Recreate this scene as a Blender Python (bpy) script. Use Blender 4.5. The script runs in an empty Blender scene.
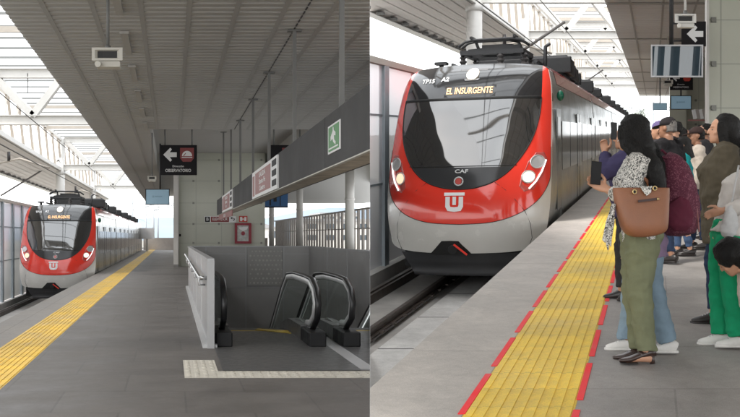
EXPOSURE = 1.4; CLOUD = 12.0
import bpy, bmesh, math, random
from mathutils import Vector, Matrix, noise
random.seed(7)
C = bpy.context.scene.collection
R = math.radians
CAMH = 1.56

# ------------------------------------------------------------------ materials
def mat(name, col, rough=0.6, metal=0.0, var=0.0, vscale=3.0, bump=0.0, bscale=40.0, spec=0.5, coat=0.0, dirt=0.0, stretch=(1,1,1), ior=1.5):
    m = bpy.data.materials.new(name); m.use_nodes = True
    nt = m.node_tree; b = nt.nodes['Principled BSDF']
    b.inputs['Base Color'].default_value = (*col, 1)
    b.inputs['Roughness'].default_value = rough
    b.inputs['Metallic'].default_value = metal
    b.inputs['IOR'].default_value = ior
    b.inputs['Specular IOR Level'].default_value = spec
    b.inputs['Coat Weight'].default_value = coat
    if var > 0 or bump > 0 or dirt > 0:
        tc = nt.nodes.new('ShaderNodeTexCoord'); mp = nt.nodes.new('ShaderNodeMapping')
        mp.inputs['Scale'].default_value = stretch
        nt.links.new(tc.outputs['Object'], mp.inputs['Vector'])
        vec = mp.outputs['Vector']
    if var > 0 or dirt > 0:
        n = nt.nodes.new('ShaderNodeTexNoise'); n.inputs['Scale'].default_value = vscale
        n.inputs['Detail'].default_value = 6; n.inputs['Roughness'].default_value = 0.65
        nt.links.new(vec, n.inputs['Vector'])
        cr = nt.nodes.new('ShaderNodeMapRange')
        cr.inputs['From Min'].default_value = 0.3; cr.inputs['From Max'].default_value = 0.7
        cr.inputs['To Min'].default_value = 1 - var; cr.inputs['To Max'].default_value = 1 + var
        nt.links.new(n.outputs['Fac'], cr.inputs['Value'])
        mx = nt.nodes.new('ShaderNodeMix'); mx.data_type = 'RGBA'; mx.blend_type = 'MULTIPLY'
        mx.inputs[0].default_value = 1.0
        mx.inputs[6].default_value = (*col, 1)
        nt.links.new(cr.outputs['Result'], mx.inputs[7])
        nt.links.new(mx.outputs[2], b.inputs['Base Color'])
        mr = nt.nodes.new('ShaderNodeMapRange')
        mr.inputs['From Min'].default_value = 0.3; mr.inputs['From Max'].default_value = 0.7
        mr.inputs['To Min'].default_value = max(0.02, rough * 0.8); mr.inputs['To Max'].default_value = min(1, rough * 1.2)
        nt.links.new(n.outputs['Fac'], mr.inputs['Value'])
        nt.links.new(mr.outputs['Result'], b.inputs['Roughness'])
    if bump > 0:
        n2 = nt.nodes.new('ShaderNodeTexNoise'); n2.inputs['Scale'].default_value = bscale
        n2.inputs['Detail'].default_value = 4
        nt.links.new(vec, n2.inputs['Vector'])
        bp = nt.nodes.new('ShaderNodeBump'); bp.inputs['Strength'].default_value = bump
        bp.inputs['Distance'].default_value = 0.02
        nt.links.new(n2.outputs['Fac'], bp.inputs['Height'])
        nt.links.new(bp.outputs['Normal'], b.inputs['Normal'])
    return m

def mat_tiles(name, col, joint, size, rough, mortar=0.006, var=0.12, rowoff=0.0, squash=1.0, dirt=0.25, bumps=0.1, t=0.0):
    """paving of rectangular slabs with joints and worn stains"""
    m = bpy.data.materials.new(name); m.use_nodes = True
    nt = m.node_tree; b = nt.nodes['Principled BSDF']
    tc = nt.nodes.new('ShaderNodeTexCoord')
    br = nt.nodes.new('ShaderNodeTexBrick')
    br.offset = rowoff; br.squash = squash
    br.inputs['Scale'].default_value = 1.0
    br.inputs['Brick Width'].default_value = size[0]; br.inputs['Row Height'].default_value = size[1]
    br.inputs['Mortar Size'].default_value = mortar; br.inputs['Mortar Smooth'].default_value = 0.3
    br.inputs['Color1'].default_value = (*[c * (1 - var) for c in col], 1)
    br.inputs['Color2'].default_value = (*[c * (1 + var) for c in col], 1)
    br.inputs['Mortar'].default_value = (*joint, 1)
    sxyz = nt.nodes.new('ShaderNodeSeparateXYZ'); mm = nt.nodes.new('ShaderNodeMath'); mm.operation = 'MULTIPLY_ADD'; cx = nt.nodes.new('ShaderNodeCombineXYZ')
    nt.links.new(tc.outputs['Object'], sxyz.inputs[0]); nt.links.new(sxyz.outputs['Y'], mm.inputs[0]); mm.inputs[1].default_value = -t
    nt.links.new(sxyz.outputs['X'], mm.inputs[2]); nt.links.new(mm.outputs[0], cx.inputs['X']); nt.links.new(sxyz.outputs['Y'], cx.inputs['Y'])   # joints follow the platform
    nt.links.new(cx.outputs[0], br.inputs['Vector'])
    n = nt.nodes.new('ShaderNodeTexNoise'); n.inputs['Scale'].default_value = 1.3; n.inputs['Detail'].default_value = 9; n.inputs['Roughness'].default_value = 0.7
    nt.links.new(tc.outputs['Object'], n.inputs['Vector'])
    cr = nt.nodes.new('ShaderNodeMapRange'); cr.inputs['From Min'].default_value = 0.3; cr.inputs['From Max'].default_value = 0.7
    cr.inputs['To Min'].default_value = 1 - dirt; cr.inputs['To Max'].default_value = 1 + dirt * 0.5
    nt.links.new(n.outputs['Fac'], cr.inputs['Value'])
    mx = nt.nodes.new('ShaderNodeMix'); mx.data_type = 'RGBA'; mx.blend_type = 'MULTIPLY'; mx.inputs[0].default_value = 1.0
    nt.links.new(br.outputs['Color'], mx.inputs[6]); nt.links.new(cr.outputs['Result'], mx.inputs[7])
    sp = nt.nodes.new('ShaderNodeTexNoise'); sp.inputs['Scale'].default_value = 160; sp.inputs['Detail'].default_value = 2
    nt.links.new(tc.outputs['Object'], sp.inputs['Vector'])
    c2 = nt.nodes.new('ShaderNodeMapRange'); c2.inputs['From Min'].default_value = 0.35; c2.inputs['From Max'].default_value = 0.65
    c2.inputs['To Min'].default_value = 0.88; c2.inputs['To Max'].default_value = 1.12
    nt.links.new(sp.outputs['Fac'], c2.inputs['Value'])
    m2 = nt.nodes.new('ShaderNodeMix'); m2.data_type = 'RGBA'; m2.blend_type = 'MULTIPLY'; m2.inputs[0].default_value = 1.0
    nt.links.new(mx.outputs[2], m2.inputs[6]); nt.links.new(c2.outputs['Result'], m2.inputs[7])
    vo = nt.nodes.new('ShaderNodeTexVoronoi'); vo.inputs['Scale'].default_value = 2.6; vo.inputs['Randomness'].default_value = 1.0     # trodden spots
    nt.links.new(tc.outputs['Object'], vo.inputs['Vector'])
    c3 = nt.nodes.new('ShaderNodeMapRange'); c3.inputs['From Min'].default_value = 0.035; c3.inputs['From Max'].default_value = 0.06; c3.inputs['To Min'].default_value = 0.72; c3.inputs['To Max'].default_value = 1.0
    nt.links.new(vo.outputs['Distance'], c3.inputs['Value'])
    sm = nt.nodes.new('ShaderNodeTexNoise'); sm.inputs['Scale'].default_value = 7.0; sm.inputs['Detail'].default_value = 8; sm.inputs['Roughness'].default_value = 0.75; sm.inputs['Distortion'].default_value = 0.8
    nt.links.new(tc.outputs['Object'], sm.inputs['Vector'])
    c4 = nt.nodes.new('ShaderNodeMapRange'); c4.inputs['From Min'].default_value = 0.35; c4.inputs['From Max'].default_value = 0.65; c4.inputs['To Min'].default_value = 0.90; c4.inputs['To Max'].default_value = 1.08
    nt.links.new(sm.outputs['Fac'], c4.inputs['Value'])
    m4 = nt.nodes.new('ShaderNodeMath'); m4.operation = 'MULTIPLY'; nt.links.new(c3.outputs['Result'], m4.inputs[0]); nt.links.new(c4.outputs['Result'], m4.inputs[1])
    m3 = nt.nodes.new('ShaderNodeMix'); m3.data_type = 'RGBA'; m3.blend_type = 'MULTIPLY'; m3.inputs[0].default_value = 1.0
    nt.links.new(m2.outputs[2], m3.inputs[6]); nt.links.new(m4.outputs[0], m3.inputs[7])
    nt.links.new(m3.outputs[2], b.inputs['Base Color'])
    mr = nt.nodes.new('ShaderNodeMapRange'); mr.inputs['From Min'].default_value = 0.3; mr.inputs['From Max'].default_value = 0.7
    mr.inputs['To Min'].default_value = rough * 0.75; mr.inputs['To Max'].default_value = min(1, rough * 1.2)
    nt.links.new(n.outputs['Fac'], mr.inputs['Value']); nt.links.new(mr.outputs['Result'], b.inputs['Roughness'])
    bp = nt.nodes.new('ShaderNodeBump'); bp.inputs['Strength'].default_value = bumps; bp.inputs['Distance'].default_value = 0.01
    nt.links.new(br.outputs['Fac'], bp.inputs['Height']); bp.invert = True
    nt.links.new(bp.outputs['Normal'], b.inputs['Normal'])
    return m

def mat_print(name, c1, c2, scale, thr=0.5):
    m = bpy.data.materials.new(name); m.use_nodes = True
    nt = m.node_tree; b = nt.nodes['Principled BSDF']; b.inputs['Roughness'].default_value = 0.85
    tc = nt.nodes.new('ShaderNodeTexCoord')
    n = nt.nodes.new('ShaderNodeTexNoise'); n.inputs['Scale'].default_value = scale; n.inputs['Detail'].default_value = 2; n.inputs['Distortion'].default_value = 1.5
    nt.links.new(tc.outputs['Object'], n.inputs['Vector'])
    cr = nt.nodes.new('ShaderNodeValToRGB')
    cr.color_ramp.elements[0].position = thr - 0.03; cr.color_ramp.elements[0].color = (*c1, 1)
    cr.color_ramp.elements[1].position = thr + 0.03; cr.color_ramp.elements[1].color = (*c2, 1)
    nt.links.new(n.outputs['Fac'], cr.inputs['Fac']); nt.links.new(cr.outputs['Color'], b.inputs['Base Color'])
    return m

def mat_mesh(name, col, alpha, rough=0.5):
    """perforated sheet / mesh: part of it lets the view through"""
    m = bpy.data.materials.new(name); m.use_nodes = True
    nt = m.node_tree; b = nt.nodes['Principled BSDF']; b.inputs['Base Color'].default_value = (*col, 1); b.inputs['Roughness'].default_value = rough
    tr = nt.nodes.new('ShaderNodeBsdfTransparent'); mx = nt.nodes.new('ShaderNodeMixShader'); mx.inputs[0].default_value = alpha
    nt.links.new(tr.outputs[0], mx.inputs[1]); nt.links.new(b.outputs[0], mx.inputs[2])
    nt.links.new(mx.outputs[0], nt.nodes['Material Output'].inputs['Surface'])
    return m

def mat_glass(name, tint, refl=0.12):
    m = bpy.data.materials.new(name); m.use_nodes = True
    nt = m.node_tree; nt.nodes.remove(nt.nodes['Principled BSDF'])
    tr = nt.nodes.new('ShaderNodeBsdfTransparent'); tr.inputs[0].default_value = (*tint, 1)
    gl = nt.nodes.new('ShaderNodeBsdfGlossy'); gl.inputs['Roughness'].default_value = 0.03; gl.inputs['Color'].default_value = (0.9, 0.9, 0.9, 1)
    fr = nt.nodes.new('ShaderNodeValue'); fr.outputs[0].default_value = refl
    mx = nt.nodes.new('ShaderNodeMixShader')
    nt.links.new(fr.outputs[0], mx.inputs[0]); nt.links.new(tr.outputs[0], mx.inputs[1]); nt.links.new(gl.outputs[0], mx.inputs[2])
    nt.links.new(mx.outputs[0], nt.nodes['Material Output'].inputs['Surface'])
    return m

def mat_translucent(name, col, clear):
    m = bpy.data.materials.new(name); m.use_nodes = True
    nt = m.node_tree; nt.nodes.remove(nt.nodes['Principled BSDF'])
    tl = nt.nodes.new('ShaderNodeBsdfTranslucent'); tl.inputs[0].default_value = (*col, 1)
    tr = nt.nodes.new('ShaderNodeBsdfTransparent'); mx = nt.nodes.new('ShaderNodeMixShader'); mx.inputs[0].default_value = clear
    nt.links.new(tl.outputs[0], mx.inputs[1]); nt.links.new(tr.outputs[0], mx.inputs[2])
    nt.links.new(mx.outputs[0], nt.nodes['Material Output'].inputs['Surface'])
    return m

def mat_emit(name, col, strength):
    m = bpy.data.materials.new(name); m.use_nodes = True
    b = m.node_tree.nodes['Principled BSDF']
    b.inputs['Base Color'].default_value = (*col, 1)
    b.inputs['Emission Color'].default_value = (*col, 1); b.inputs['Emission Strength'].default_value = strength
    return m

M = {}
TA, TB = (171 - 370) / 1000.0, (653 - 370) / 1000.0
M['floor_dark'] = mat_tiles('dark_paving', (0.108, 0.098, 0.090), (0.082, 0.075, 0.07), (1.2, 1.2), 0.6, var=0.05, rowoff=0.5, t=TA, mortar=.012)  # left and right copies of one paving; brightness gap put in the colour
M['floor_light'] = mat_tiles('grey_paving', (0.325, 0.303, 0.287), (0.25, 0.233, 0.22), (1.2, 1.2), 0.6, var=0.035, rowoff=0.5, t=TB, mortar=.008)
M['coping'] = mat_tiles('coping_concrete', (0.50, 0.465, 0.43), (0.34, 0.31, 0.285), (0.75, 2.4), 0.75, var=0.03, mortar=0.008, t=TB)
M['coping_dark'] = mat_tiles('coping_concrete_dimmed', (0.27, 0.245, 0.22), (0.18, 0.165, 0.15), (0.75, 2.4), 0.75, var=0.04, mortar=0.008, t=TA)  # darker copy of the coping; dimmer left side put in the colour
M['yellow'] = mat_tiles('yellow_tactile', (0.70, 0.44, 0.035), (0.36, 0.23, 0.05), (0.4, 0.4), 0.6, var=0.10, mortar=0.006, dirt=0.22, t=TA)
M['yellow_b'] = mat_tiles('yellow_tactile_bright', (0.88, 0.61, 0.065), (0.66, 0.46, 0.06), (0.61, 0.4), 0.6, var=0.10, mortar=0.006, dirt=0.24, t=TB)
M['cream_tactile'] = mat('cream_tactile', (0.50, 0.47, 0.41), 0.7, var=0.15, vscale=6)
M['concrete'] = mat('concrete', (0.40, 0.385, 0.365), 0.85, var=0.2, vscale=1.5, bump=0.1)
M['concrete_pale'] = mat_tiles('concrete_slab', (0.62, 0.61, 0.59), (0.12, 0.115, 0.11), (8.0, 2.3), 0.8, var=0.05, mortar=0.03, t=TB)
M['concrete_slab_a'] = mat_tiles('concrete_slab_dull', (0.36, 0.35, 0.335), (0.12, 0.115, 0.11), (8.0, 4.0), 0.8, var=0.05, mortar=0.03, t=TA)
M['ground'] = mat('dry_ground', (0.24, 0.23, 0.2), 0.95, var=0.3, vscale=0.05)
M['rail'] = mat('rail_steel', (0.085, 0.07, 0.06), 0.5, 0.6, var=0.3, vscale=6)
M['rail_shadow'] = mat('rail_shadow_strip', (0.05, 0.045, 0.042), 0.9, var=0.3, vscale=8)
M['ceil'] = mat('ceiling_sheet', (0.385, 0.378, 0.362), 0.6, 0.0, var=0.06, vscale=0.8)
M['ceil_gap'] = mat('ceiling_carrier', (0.335, 0.329, 0.315), 0.7)
M['strip_off'] = mat('strip_light_off', (0.36, 0.345, 0.32), 0.6)
M['ceil_b'] = mat('ceiling_sheet_pale', (0.74, 0.72, 0.70), 0.6, var=0.05, vscale=0.8)  # lighter copy of the ceiling sheet; brighter right side put in the colour
M['ceil_b_gap'] = mat('ceiling_joint', (0.46, 0.435, 0.41), 0.7)
M['white_steel'] = mat('white_steel', (0.56, 0.545, 0.52), 0.45, var=0.06, vscale=1.5)
M['cream_steel'] = mat('cream_steel', (0.42, 0.375, 0.325), 0.5, var=0.1, vscale=1.5)
M['soffit'] = mat('soffit_sheet', (0.60, 0.57, 0.54), 0.6, var=0.08, vscale=1)
M['glazing'] = mat_translucent('polycarbonate', (0.80, 0.83, 0.86), 0.36)
M['glazing_b'] = mat_translucent('polycarbonate_clear', (0.90, 0.91, 0.92), 0.62)  # clearer copy of the glazing, made to let more light onto the right
M['purlin'] = mat('purlin', (0.20, 0.20, 0.195), 0.6)
M['fence_post'] = mat('galvanised_post', (0.33, 0.37, 0.40), 0.5, 0.3, var=0.1, vscale=2)
M['fence_rail'] = mat('beige_rail', (0.38, 0.35, 0.31), 0.6)
M['fence_panel'] = mat_mesh('fence_mesh', (0.86, 0.86, 0.90), 0.84)
M['fin'] = mat('fence_fin', (0.36, 0.33, 0.31), 0.7, var=0.08)
M['cream_wall'] = mat('cream_wall', (0.46, 0.47, 0.40), 0.35, var=0.05, vscale=0.7, coat=0.15)
M['joint'] = mat('wall_joint', (0.30, 0.31, 0.27), 0.7)
M['bolt'] = mat('bolt', (0.22, 0.22, 0.2), 0.4, 0.7)
M['fascia'] = mat('fascia_sheet', (0.082, 0.081, 0.083), 0.8, 0.0, var=0.08, vscale=0.8, spec=0.15)
M['fascia_under'] = mat('raw_underside', (0.45, 0.39, 0.31), 0.9, var=0.35, vscale=3)
M['rod'] = mat('hanger_steel', (0.17, 0.17, 0.165), 0.6, 0.2)
M['black'] = mat('black_plastic', (0.010, 0.010, 0.011), 0.55, var=0.1, spec=0.3)
M['dark_metal'] = mat('dark_metal', (0.035, 0.035, 0.037), 0.5, 0.4, var=0.2, vscale=5)
M['rubber'] = mat('handrail_rubber', (0.014, 0.014, 0.015), 0.35)
M['trim'] = mat('brushed_trim', (0.50, 0.50, 0.50), 0.4, 0.35)
M['plate'] = mat('landing_plate', (0.085, 0.084, 0.084), 0.4, 0.15, var=0.15, vscale=10, bump=0.1, bscale=120)
M['step_yellow'] = mat('comb_yellow', (0.42, 0.30, 0.05), 0.6, var=0.2)
M['esc_glass'] = mat_glass('balustrade_glass', (0.90, 0.93, 0.915), 0.05)
M['cladding'] = mat('steel_cladding', (0.23, 0.225, 0.22), 0.4, 0.3, var=0.08, vscale=1.2)
M['cladding_seam'] = mat('cladding_seam', (0.27, 0.27, 0.27), 0.4, 0.5)
M['perf'] = mat('perforated_sheet', (0.24, 0.235, 0.225), 0.5, 0.3)
M['perf_dot'] = mat('perforation', (0.36, 0.35, 0.32), 0.6)
M['balus'] = mat('pale_metal_sheet', (0.38, 0.38, 0.385), 0.45, 0.2, var=0.08, vscale=2)
M['steel'] = mat('stainless_steel', (0.5, 0.5, 0.5), 0.25, 0.9)
M['sign_black'] = mat('sign_black', (0.010, 0.009, 0.011), 0.6, spec=0.2)
M['sign_white'] = mat('sign_white', (0.72, 0.72, 0.72), 0.5)
M['sign_maroon'] = mat('sign_maroon', (0.22, 0.035, 0.035), 0.5)
M['sign_pink'] = mat('sign_faded_maroon', (0.30, 0.13, 0.125), 0.55)
M['sign_red'] = mat('sign_red', (0.50, 0.05, 0.03), 0.5)
M['sign_green'] = mat('sign_green', (0.06, 0.24, 0.07), 0.5)
M['sign_blue'] = mat('sign_blue', (0.045, 0.13, 0.30), 0.5)
M['hose_red'] = mat('cabinet_red', (0.24, 0.006, 0.022), 0.35)
M['hose_glass'] = mat('cabinet_window', (0.42, 0.43, 0.41), 0.2, var=0.3, vscale=6)
M['speaker'] = mat('speaker_shell', (0.52, 0.50, 0.45), 0.6)
M['speaker_b'] = mat('speaker_shell_white', (0.66, 0.65, 0.62), 0.6)
M['grille'] = mat('speaker_grille', (0.035, 0.035, 0.035), 0.7)
M['screen_blue'] = mat_emit('screen_glow', (0.13, 0.20, 0.25), 0.25)
M['screen_dark'] = mat('screen_glass', (0.03, 0.05, 0.065), 0.01, spec=0.8, ior=1.72)
M['screen_text'] = mat_emit('screen_text', (0.10, 0.16, 0.2), 0.2)
M['frame_silver'] = mat('frame_silver', (0.45, 0.45, 0.46), 0.4, 0.5)
M['red_mark'] = mat('red_marking', (0.90, 0.008, 0.018), 0.6, var=0.06)
# train
M['t_red'] = mat('train_red', (0.76, 0.042, 0.024), 0.16, var=0.02, coat=0.6)
M['t_white'] = mat('train_grey_white', (0.60, 0.585, 0.55), 0.25, coat=0.4, var=0.04, vscale=2)
M['t_silver'] = mat('train_silver', (0.34, 0.35, 0.34), 0.22, 0.3, var=0.04, vscale=1.5)
M['t_glass'] = mat('train_dark_glass', (0.016, 0.017, 0.018), 0.05, spec=0.9, ior=1.85)
M['t_brow'] = mat('train_brow', (0.016, 0.017, 0.019), 0.09, spec=0.6, ior=1.55)
M['t_window'] = mat('train_window', (0.018, 0.020, 0.020), 0.12, spec=0.5, ior=1.4)
M['t_door'] = mat('train_door', (0.15, 0.16, 0.157), 0.2, 0.3)
M['t_lower_glass'] = mat('train_lower_glass', (0.035, 0.036, 0.038), 0.16, spec=0.35)
M['t_black'] = mat('train_skirt', (0.022, 0.022, 0.024), 0.6, var=0.2, vscale=4)
M['t_seal'] = mat('rubber_seal', (0.008, 0.008, 0.008), 0.7)
M['lamp_shell'] = mat('lamp_shell', (0.45, 0.07, 0.06), 0.2, coat=0.5)
M['lamp_clear'] = mat('lamp_lens', (0.75, 0.76, 0.78), 0.12, 0.6)
M['lamp_recess'] = mat('lamp_recess', (0.16, 0.16, 0.165), 0.6)
M['lamp_on'] = mat_emit('lamp_on', (1.0, 0.88, 0.7), 0.4)
M['lamp_warm'] = mat_emit('lamp_warm', (1.0, 0.68, 0.46), 0.35)
M['led'] = mat_emit('led_strip', (1, 1, 1), 0.5)
M['amber'] = mat_emit('amber_led', (1.0, 0.55, 0.25), 0.35)
M['t_mark'] = mat('train_lettering', (0.8, 0.8, 0.8), 0.4)
M['green_dot'] = mat('green_lamp', (0.01, 0.13, 0.075), 0.25)
M['insul'] = mat('insulator', (0.03, 0.026, 0.026), 0.4)
# people
M['skin'] = mat('skin', (0.46, 0.245, 0.155), 0.5, var=0.08, vscale=20)
M['skin_dark'] = mat('skin_tan', (0.33, 0.165, 0.10), 0.5, var=0.08, vscale=20)
M['hair'] = mat('black_hair', (0.0065, 0.0055, 0.005), 0.5, var=0.3, vscale=14, bump=0.9, bscale=45, stretch=(6, 6, 0.35), spec=0.3)
M['hair_grey'] = mat('grey_hair', (0.14, 0.13, 0.12), 0.6, var=0.3, vscale=30)
M['eye_white'] = mat('eye', (0.12, 0.1, 0.09), 0.2)
def cloth(name, col, var=0.12): return mat(name, col, 0.9, var=var, vscale=9, bump=0.25, bscale=260, spec=0.2)
M['olive'] = cloth('olive_cotton', (0.165, 0.175, 0.105))
M['print'] = mat_print('animal_print', (0.022, 0.022, 0.022), (0.62, 0.60, 0.56), 85, 0.475)
M['navy'] = cloth('purple_navy_fleece', (0.052, 0.045, 0.105))
M['lavender'] = cloth('lavender_knit', (0.24, 0.17, 0.26))
M['jean_light'] = cloth('pale_denim', (0.21, 0.29, 0.36))
M['jean_dark'] = cloth('dark_denim', (0.022, 0.035, 0.07))
M['jean_mid'] = cloth('blue_denim', (0.05, 0.085, 0.16))
M['black_cloth'] = cloth('black_cloth', (0.016, 0.015, 0.017))
M['charcoal'] = cloth('charcoal_cloth', (0.035, 0.033, 0.036))
M['teal'] = cloth('teal_knit', (0.01, 0.24, 0.25))
M['beige'] = cloth('beige_shirt', (0.56, 0.49, 0.42))
M['brownj'] = cloth('brown_olive_jacket', (0.078, 0.066, 0.046))
M['knit'] = cloth('cream_knit', (0.55, 0.52, 0.49))
M['green'] = cloth('green_trousers', (0.012, 0.30, 0.135))
M['purple'] = cloth('purple_beanie', (0.14, 0.11, 0.24))
M['cap'] = cloth('dark_cap', (0.025, 0.022, 0.024))
M['capb'] = cloth('brown_cap', (0.05, 0.032, 0.03))
M['mauve'] = cloth('mauve_shirt', (0.25, 0.11, 0.13))
M['shoe_white'] = mat('white_leather', (0.72, 0.70, 0.67), 0.5, var=0.08, vscale=15)
M['shoe_black'] = mat('black_leather', (0.018, 0.014, 0.013), 0.35)
M['shoe_brown'] = mat('dark_brown_leather', (0.035, 0.018, 0.014), 0.33, coat=0.2)
M['tan_leather'] = mat('tan_leather', (0.24, 0.095, 0.045), 0.45, var=0.12, vscale=5, bump=0.15, bscale=150)
M['tan_dark'] = mat('dark_strap', (0.04, 0.014, 0.01), 0.5)
M['gold'] = mat('gold_ring', (0.6, 0.45, 0.22), 0.3, 0.9)
M['maroon'] = mat_print('maroon_pattern', (0.085, 0.012, 0.03), (0.18, 0.055, 0.08), 60, 0.56)
M['maroon_plain'] = cloth('maroon_nylon', (0.105, 0.02, 0.038))
M['phone'] = mat('phone_black', (0.006, 0.006, 0.007), 0.5, spec=0.2)
M['grey_bag'] = cloth('pale_grey_nylon', (0.5, 0.5, 0.5))
M['white_mask'] = cloth('white_mask', (0.7, 0.7, 0.7))
M['building'] = mat('pale_render', (0.62, 0.60, 0.57), 0.9, var=0.1, vscale=0.3)
M['roof_far'] = mat('grey_roof', (0.32, 0.32, 0.33), 0.8)
M['window_far'] = mat('far_window', (0.08, 0.1, 0.12), 0.2)
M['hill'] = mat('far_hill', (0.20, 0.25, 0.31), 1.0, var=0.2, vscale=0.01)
M['bark'] = mat('bark', (0.12, 0.10, 0.085), 0.9, var=0.3)
M['leaf'] = mat('pale_leaf', (0.10, 0.125, 0.075), 0.8, var=0.3, vscale=2)
M['mast'] = mat('galvanised_mast', (0.34, 0.36, 0.38), 0.5, 0.4)
M['wire'] = mat('wire', (0.10, 0.09, 0.085), 0.6)

# ------------------------------------------------------------------ mesh builder
class St:
    """a station: plan direction and grade of its platform, and which side of the shared party line it occupies"""
    def __init__(s, t, g, side, off): s.t, s.g, s.side, s.off = t, g, side, off
    def P(s, X, Y, Z): return Vector((X + Y * s.t, Y, CAMH + Z + Y * s.g))
A = St((171 - 370) / 1000.0, 0.0, -1, 0.0)
B = St((653 - 370) / 1000.0, 0.1025, 1, 1.32)
ID = None

class MB:
    def __init__(s): s.v = []; s.f = []; s.m = []; s.sm = []
    def add(s, vs, fs, m=0, smooth=False):
        o = len(s.v); s.v += [Vector(p) for p in vs]
        for f in fs: s.f.append([i + o for i in f]); s.m.append(m); s.sm.append(smooth)
    def box(s, x0, x1, y0, y1, z0, z1, m=0, st=None):
        pts = [(x, y, z) for z in (z0, z1) for y in (y0, y1) for x in (x0, x1)]
        if st: pts = [st.P(*p) for p in pts]
        s.add(pts, [(0, 2, 3, 1), (4, 5, 7, 6), (0, 1, 5, 4), (2, 6, 7, 3), (0, 4, 6, 2), (1, 3, 7, 5)], m)
    def quad(s, a, b, c, d, m=0): s.add([a, b, c, d], [(0, 1, 2, 3)], m)
    def bar(s, a, b, w, h=None, m=0, up=(0, 0, 1)):
        a, b = Vector(a), Vector(b); h = h or w
        d = (b - a).normalized(); u = Vector(up)
        if abs(d.dot(u)) > 0.98: u = Vector((0, 1, 0))
        r = d.cross(u).normalized(); u = r.cross(d).normalized()
        pts = [p + r * sx * w / 2 + u * sz * h / 2 for p in (a, b) for sx, sz in ((-1, -1), (1, -1), (1, 1), (-1, 1))]
        s.add(pts, [(0, 3, 2, 1), (4, 5, 6, 7), (0, 1, 5, 4), (1, 2, 6, 5), (2, 3, 7, 6), (3, 0, 4, 7)], m)
    def tube(s, pts, rad, n=12, m=0, cap=True, smooth=True, ref=None):
        """rings along pts; rad = number, list of numbers or list of (a, b)"""
        pts = [Vector(p) for p in pts]; k = len(pts)
        if not isinstance(rad, (list, tuple)): rad = [rad] * k
        rr = [(r, r) if not isinstance(r, (list, tuple)) else r for r in rad]
        o = len(s.v); prev = None
        for i, p in enumerate(pts):
            d = (pts[min(i + 1, k - 1)] - pts[max(i - 1, 0)]).normalized()
            if prev is None:
                u = Vector(ref) if ref else (Vector((1, 0, 0)) if abs(d.x) < 0.9 else Vector((0, 1, 0)))
            else: u = prev
            u = (u - d * u.dot(d)).normalized(); prev = u; w = d.cross(u)
            for j in range(n):
                a = 2 * math.pi * j / n
                s.v.append(p + u * math.cos(a) * rr[i][0] + w * math.sin(a) * rr[i][1])
        for i in range(k - 1):
            for j in range(n):
                j2 = (j + 1) % n
                s.f.append([o + i * n + j, o + i * n + j2, o + (i + 1) * n + j2, o + (i + 1) * n + j]); s.m.append(m); s.sm.append(smooth)
        if cap:
            s.f.append([o + j for j in range(n)][::-1]); s.m.append(m); s.sm.append(False)
            s.f.append([o + (k - 1) * n + j for j in range(n)]); s.m.append(m); s.sm.append(False)
    def cyl(s, c, r, h, n=20, m=0, axis='z', r2=None):
        c = Vector(c); a = {'x': Vector((1, 0, 0)), 'y': Vector((0, 1, 0)), 'z': Vector((0, 0, 1))}[axis]
        s.tube([c, c + a * h], [r, r if r2 is None else r2], n, m)
    def ell(s, c, r, n=14, k=9, m=0):
        c = Vector(c); vs = []; fs = []
        for i in range(k + 1):
            th = math.pi * i / k
            for j in range(n):
                ph = 2 * math.pi * j / n
                vs.append((c.x + r[0] * math.sin(th) * math.cos(ph), c.y + r[1] * math.sin(th) * math.sin(ph), c.z + r[2] * math.cos(th)))
        for i in range(k):
            for j in range(n):
                fs.append((i * n + j, (i + 1) * n + j, (i + 1) * n + (j + 1) % n, i * n + (j + 1) % n))
        s.add(vs, fs, m, True)
    def prism(s, poly, d0, d1, fn, m=0):
        """outline poly [(a, b)] given depth from d0 to d1; fn(a, b, d) -> point"""
        n = len(poly)
        vs = [fn(a, b, d0) for a, b in poly] + [fn(a, b, d1) for a, b in poly]
        fs = [tuple(range(n)), tuple(range(n, 2 * n))[::-1]] + [(i, i + n, (i + 1) % n + n, (i + 1) % n) for i in range(n)]
        s.add(vs, fs, m)
    def xf(s, mtx):
        s.v = [mtx @ p for p in s.v]; return s

def link(name, me, parent=None):
    o = bpy.data.objects.new(name, me); C.objects.link(o)
    if parent: o.parent = parent
    return o

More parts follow.
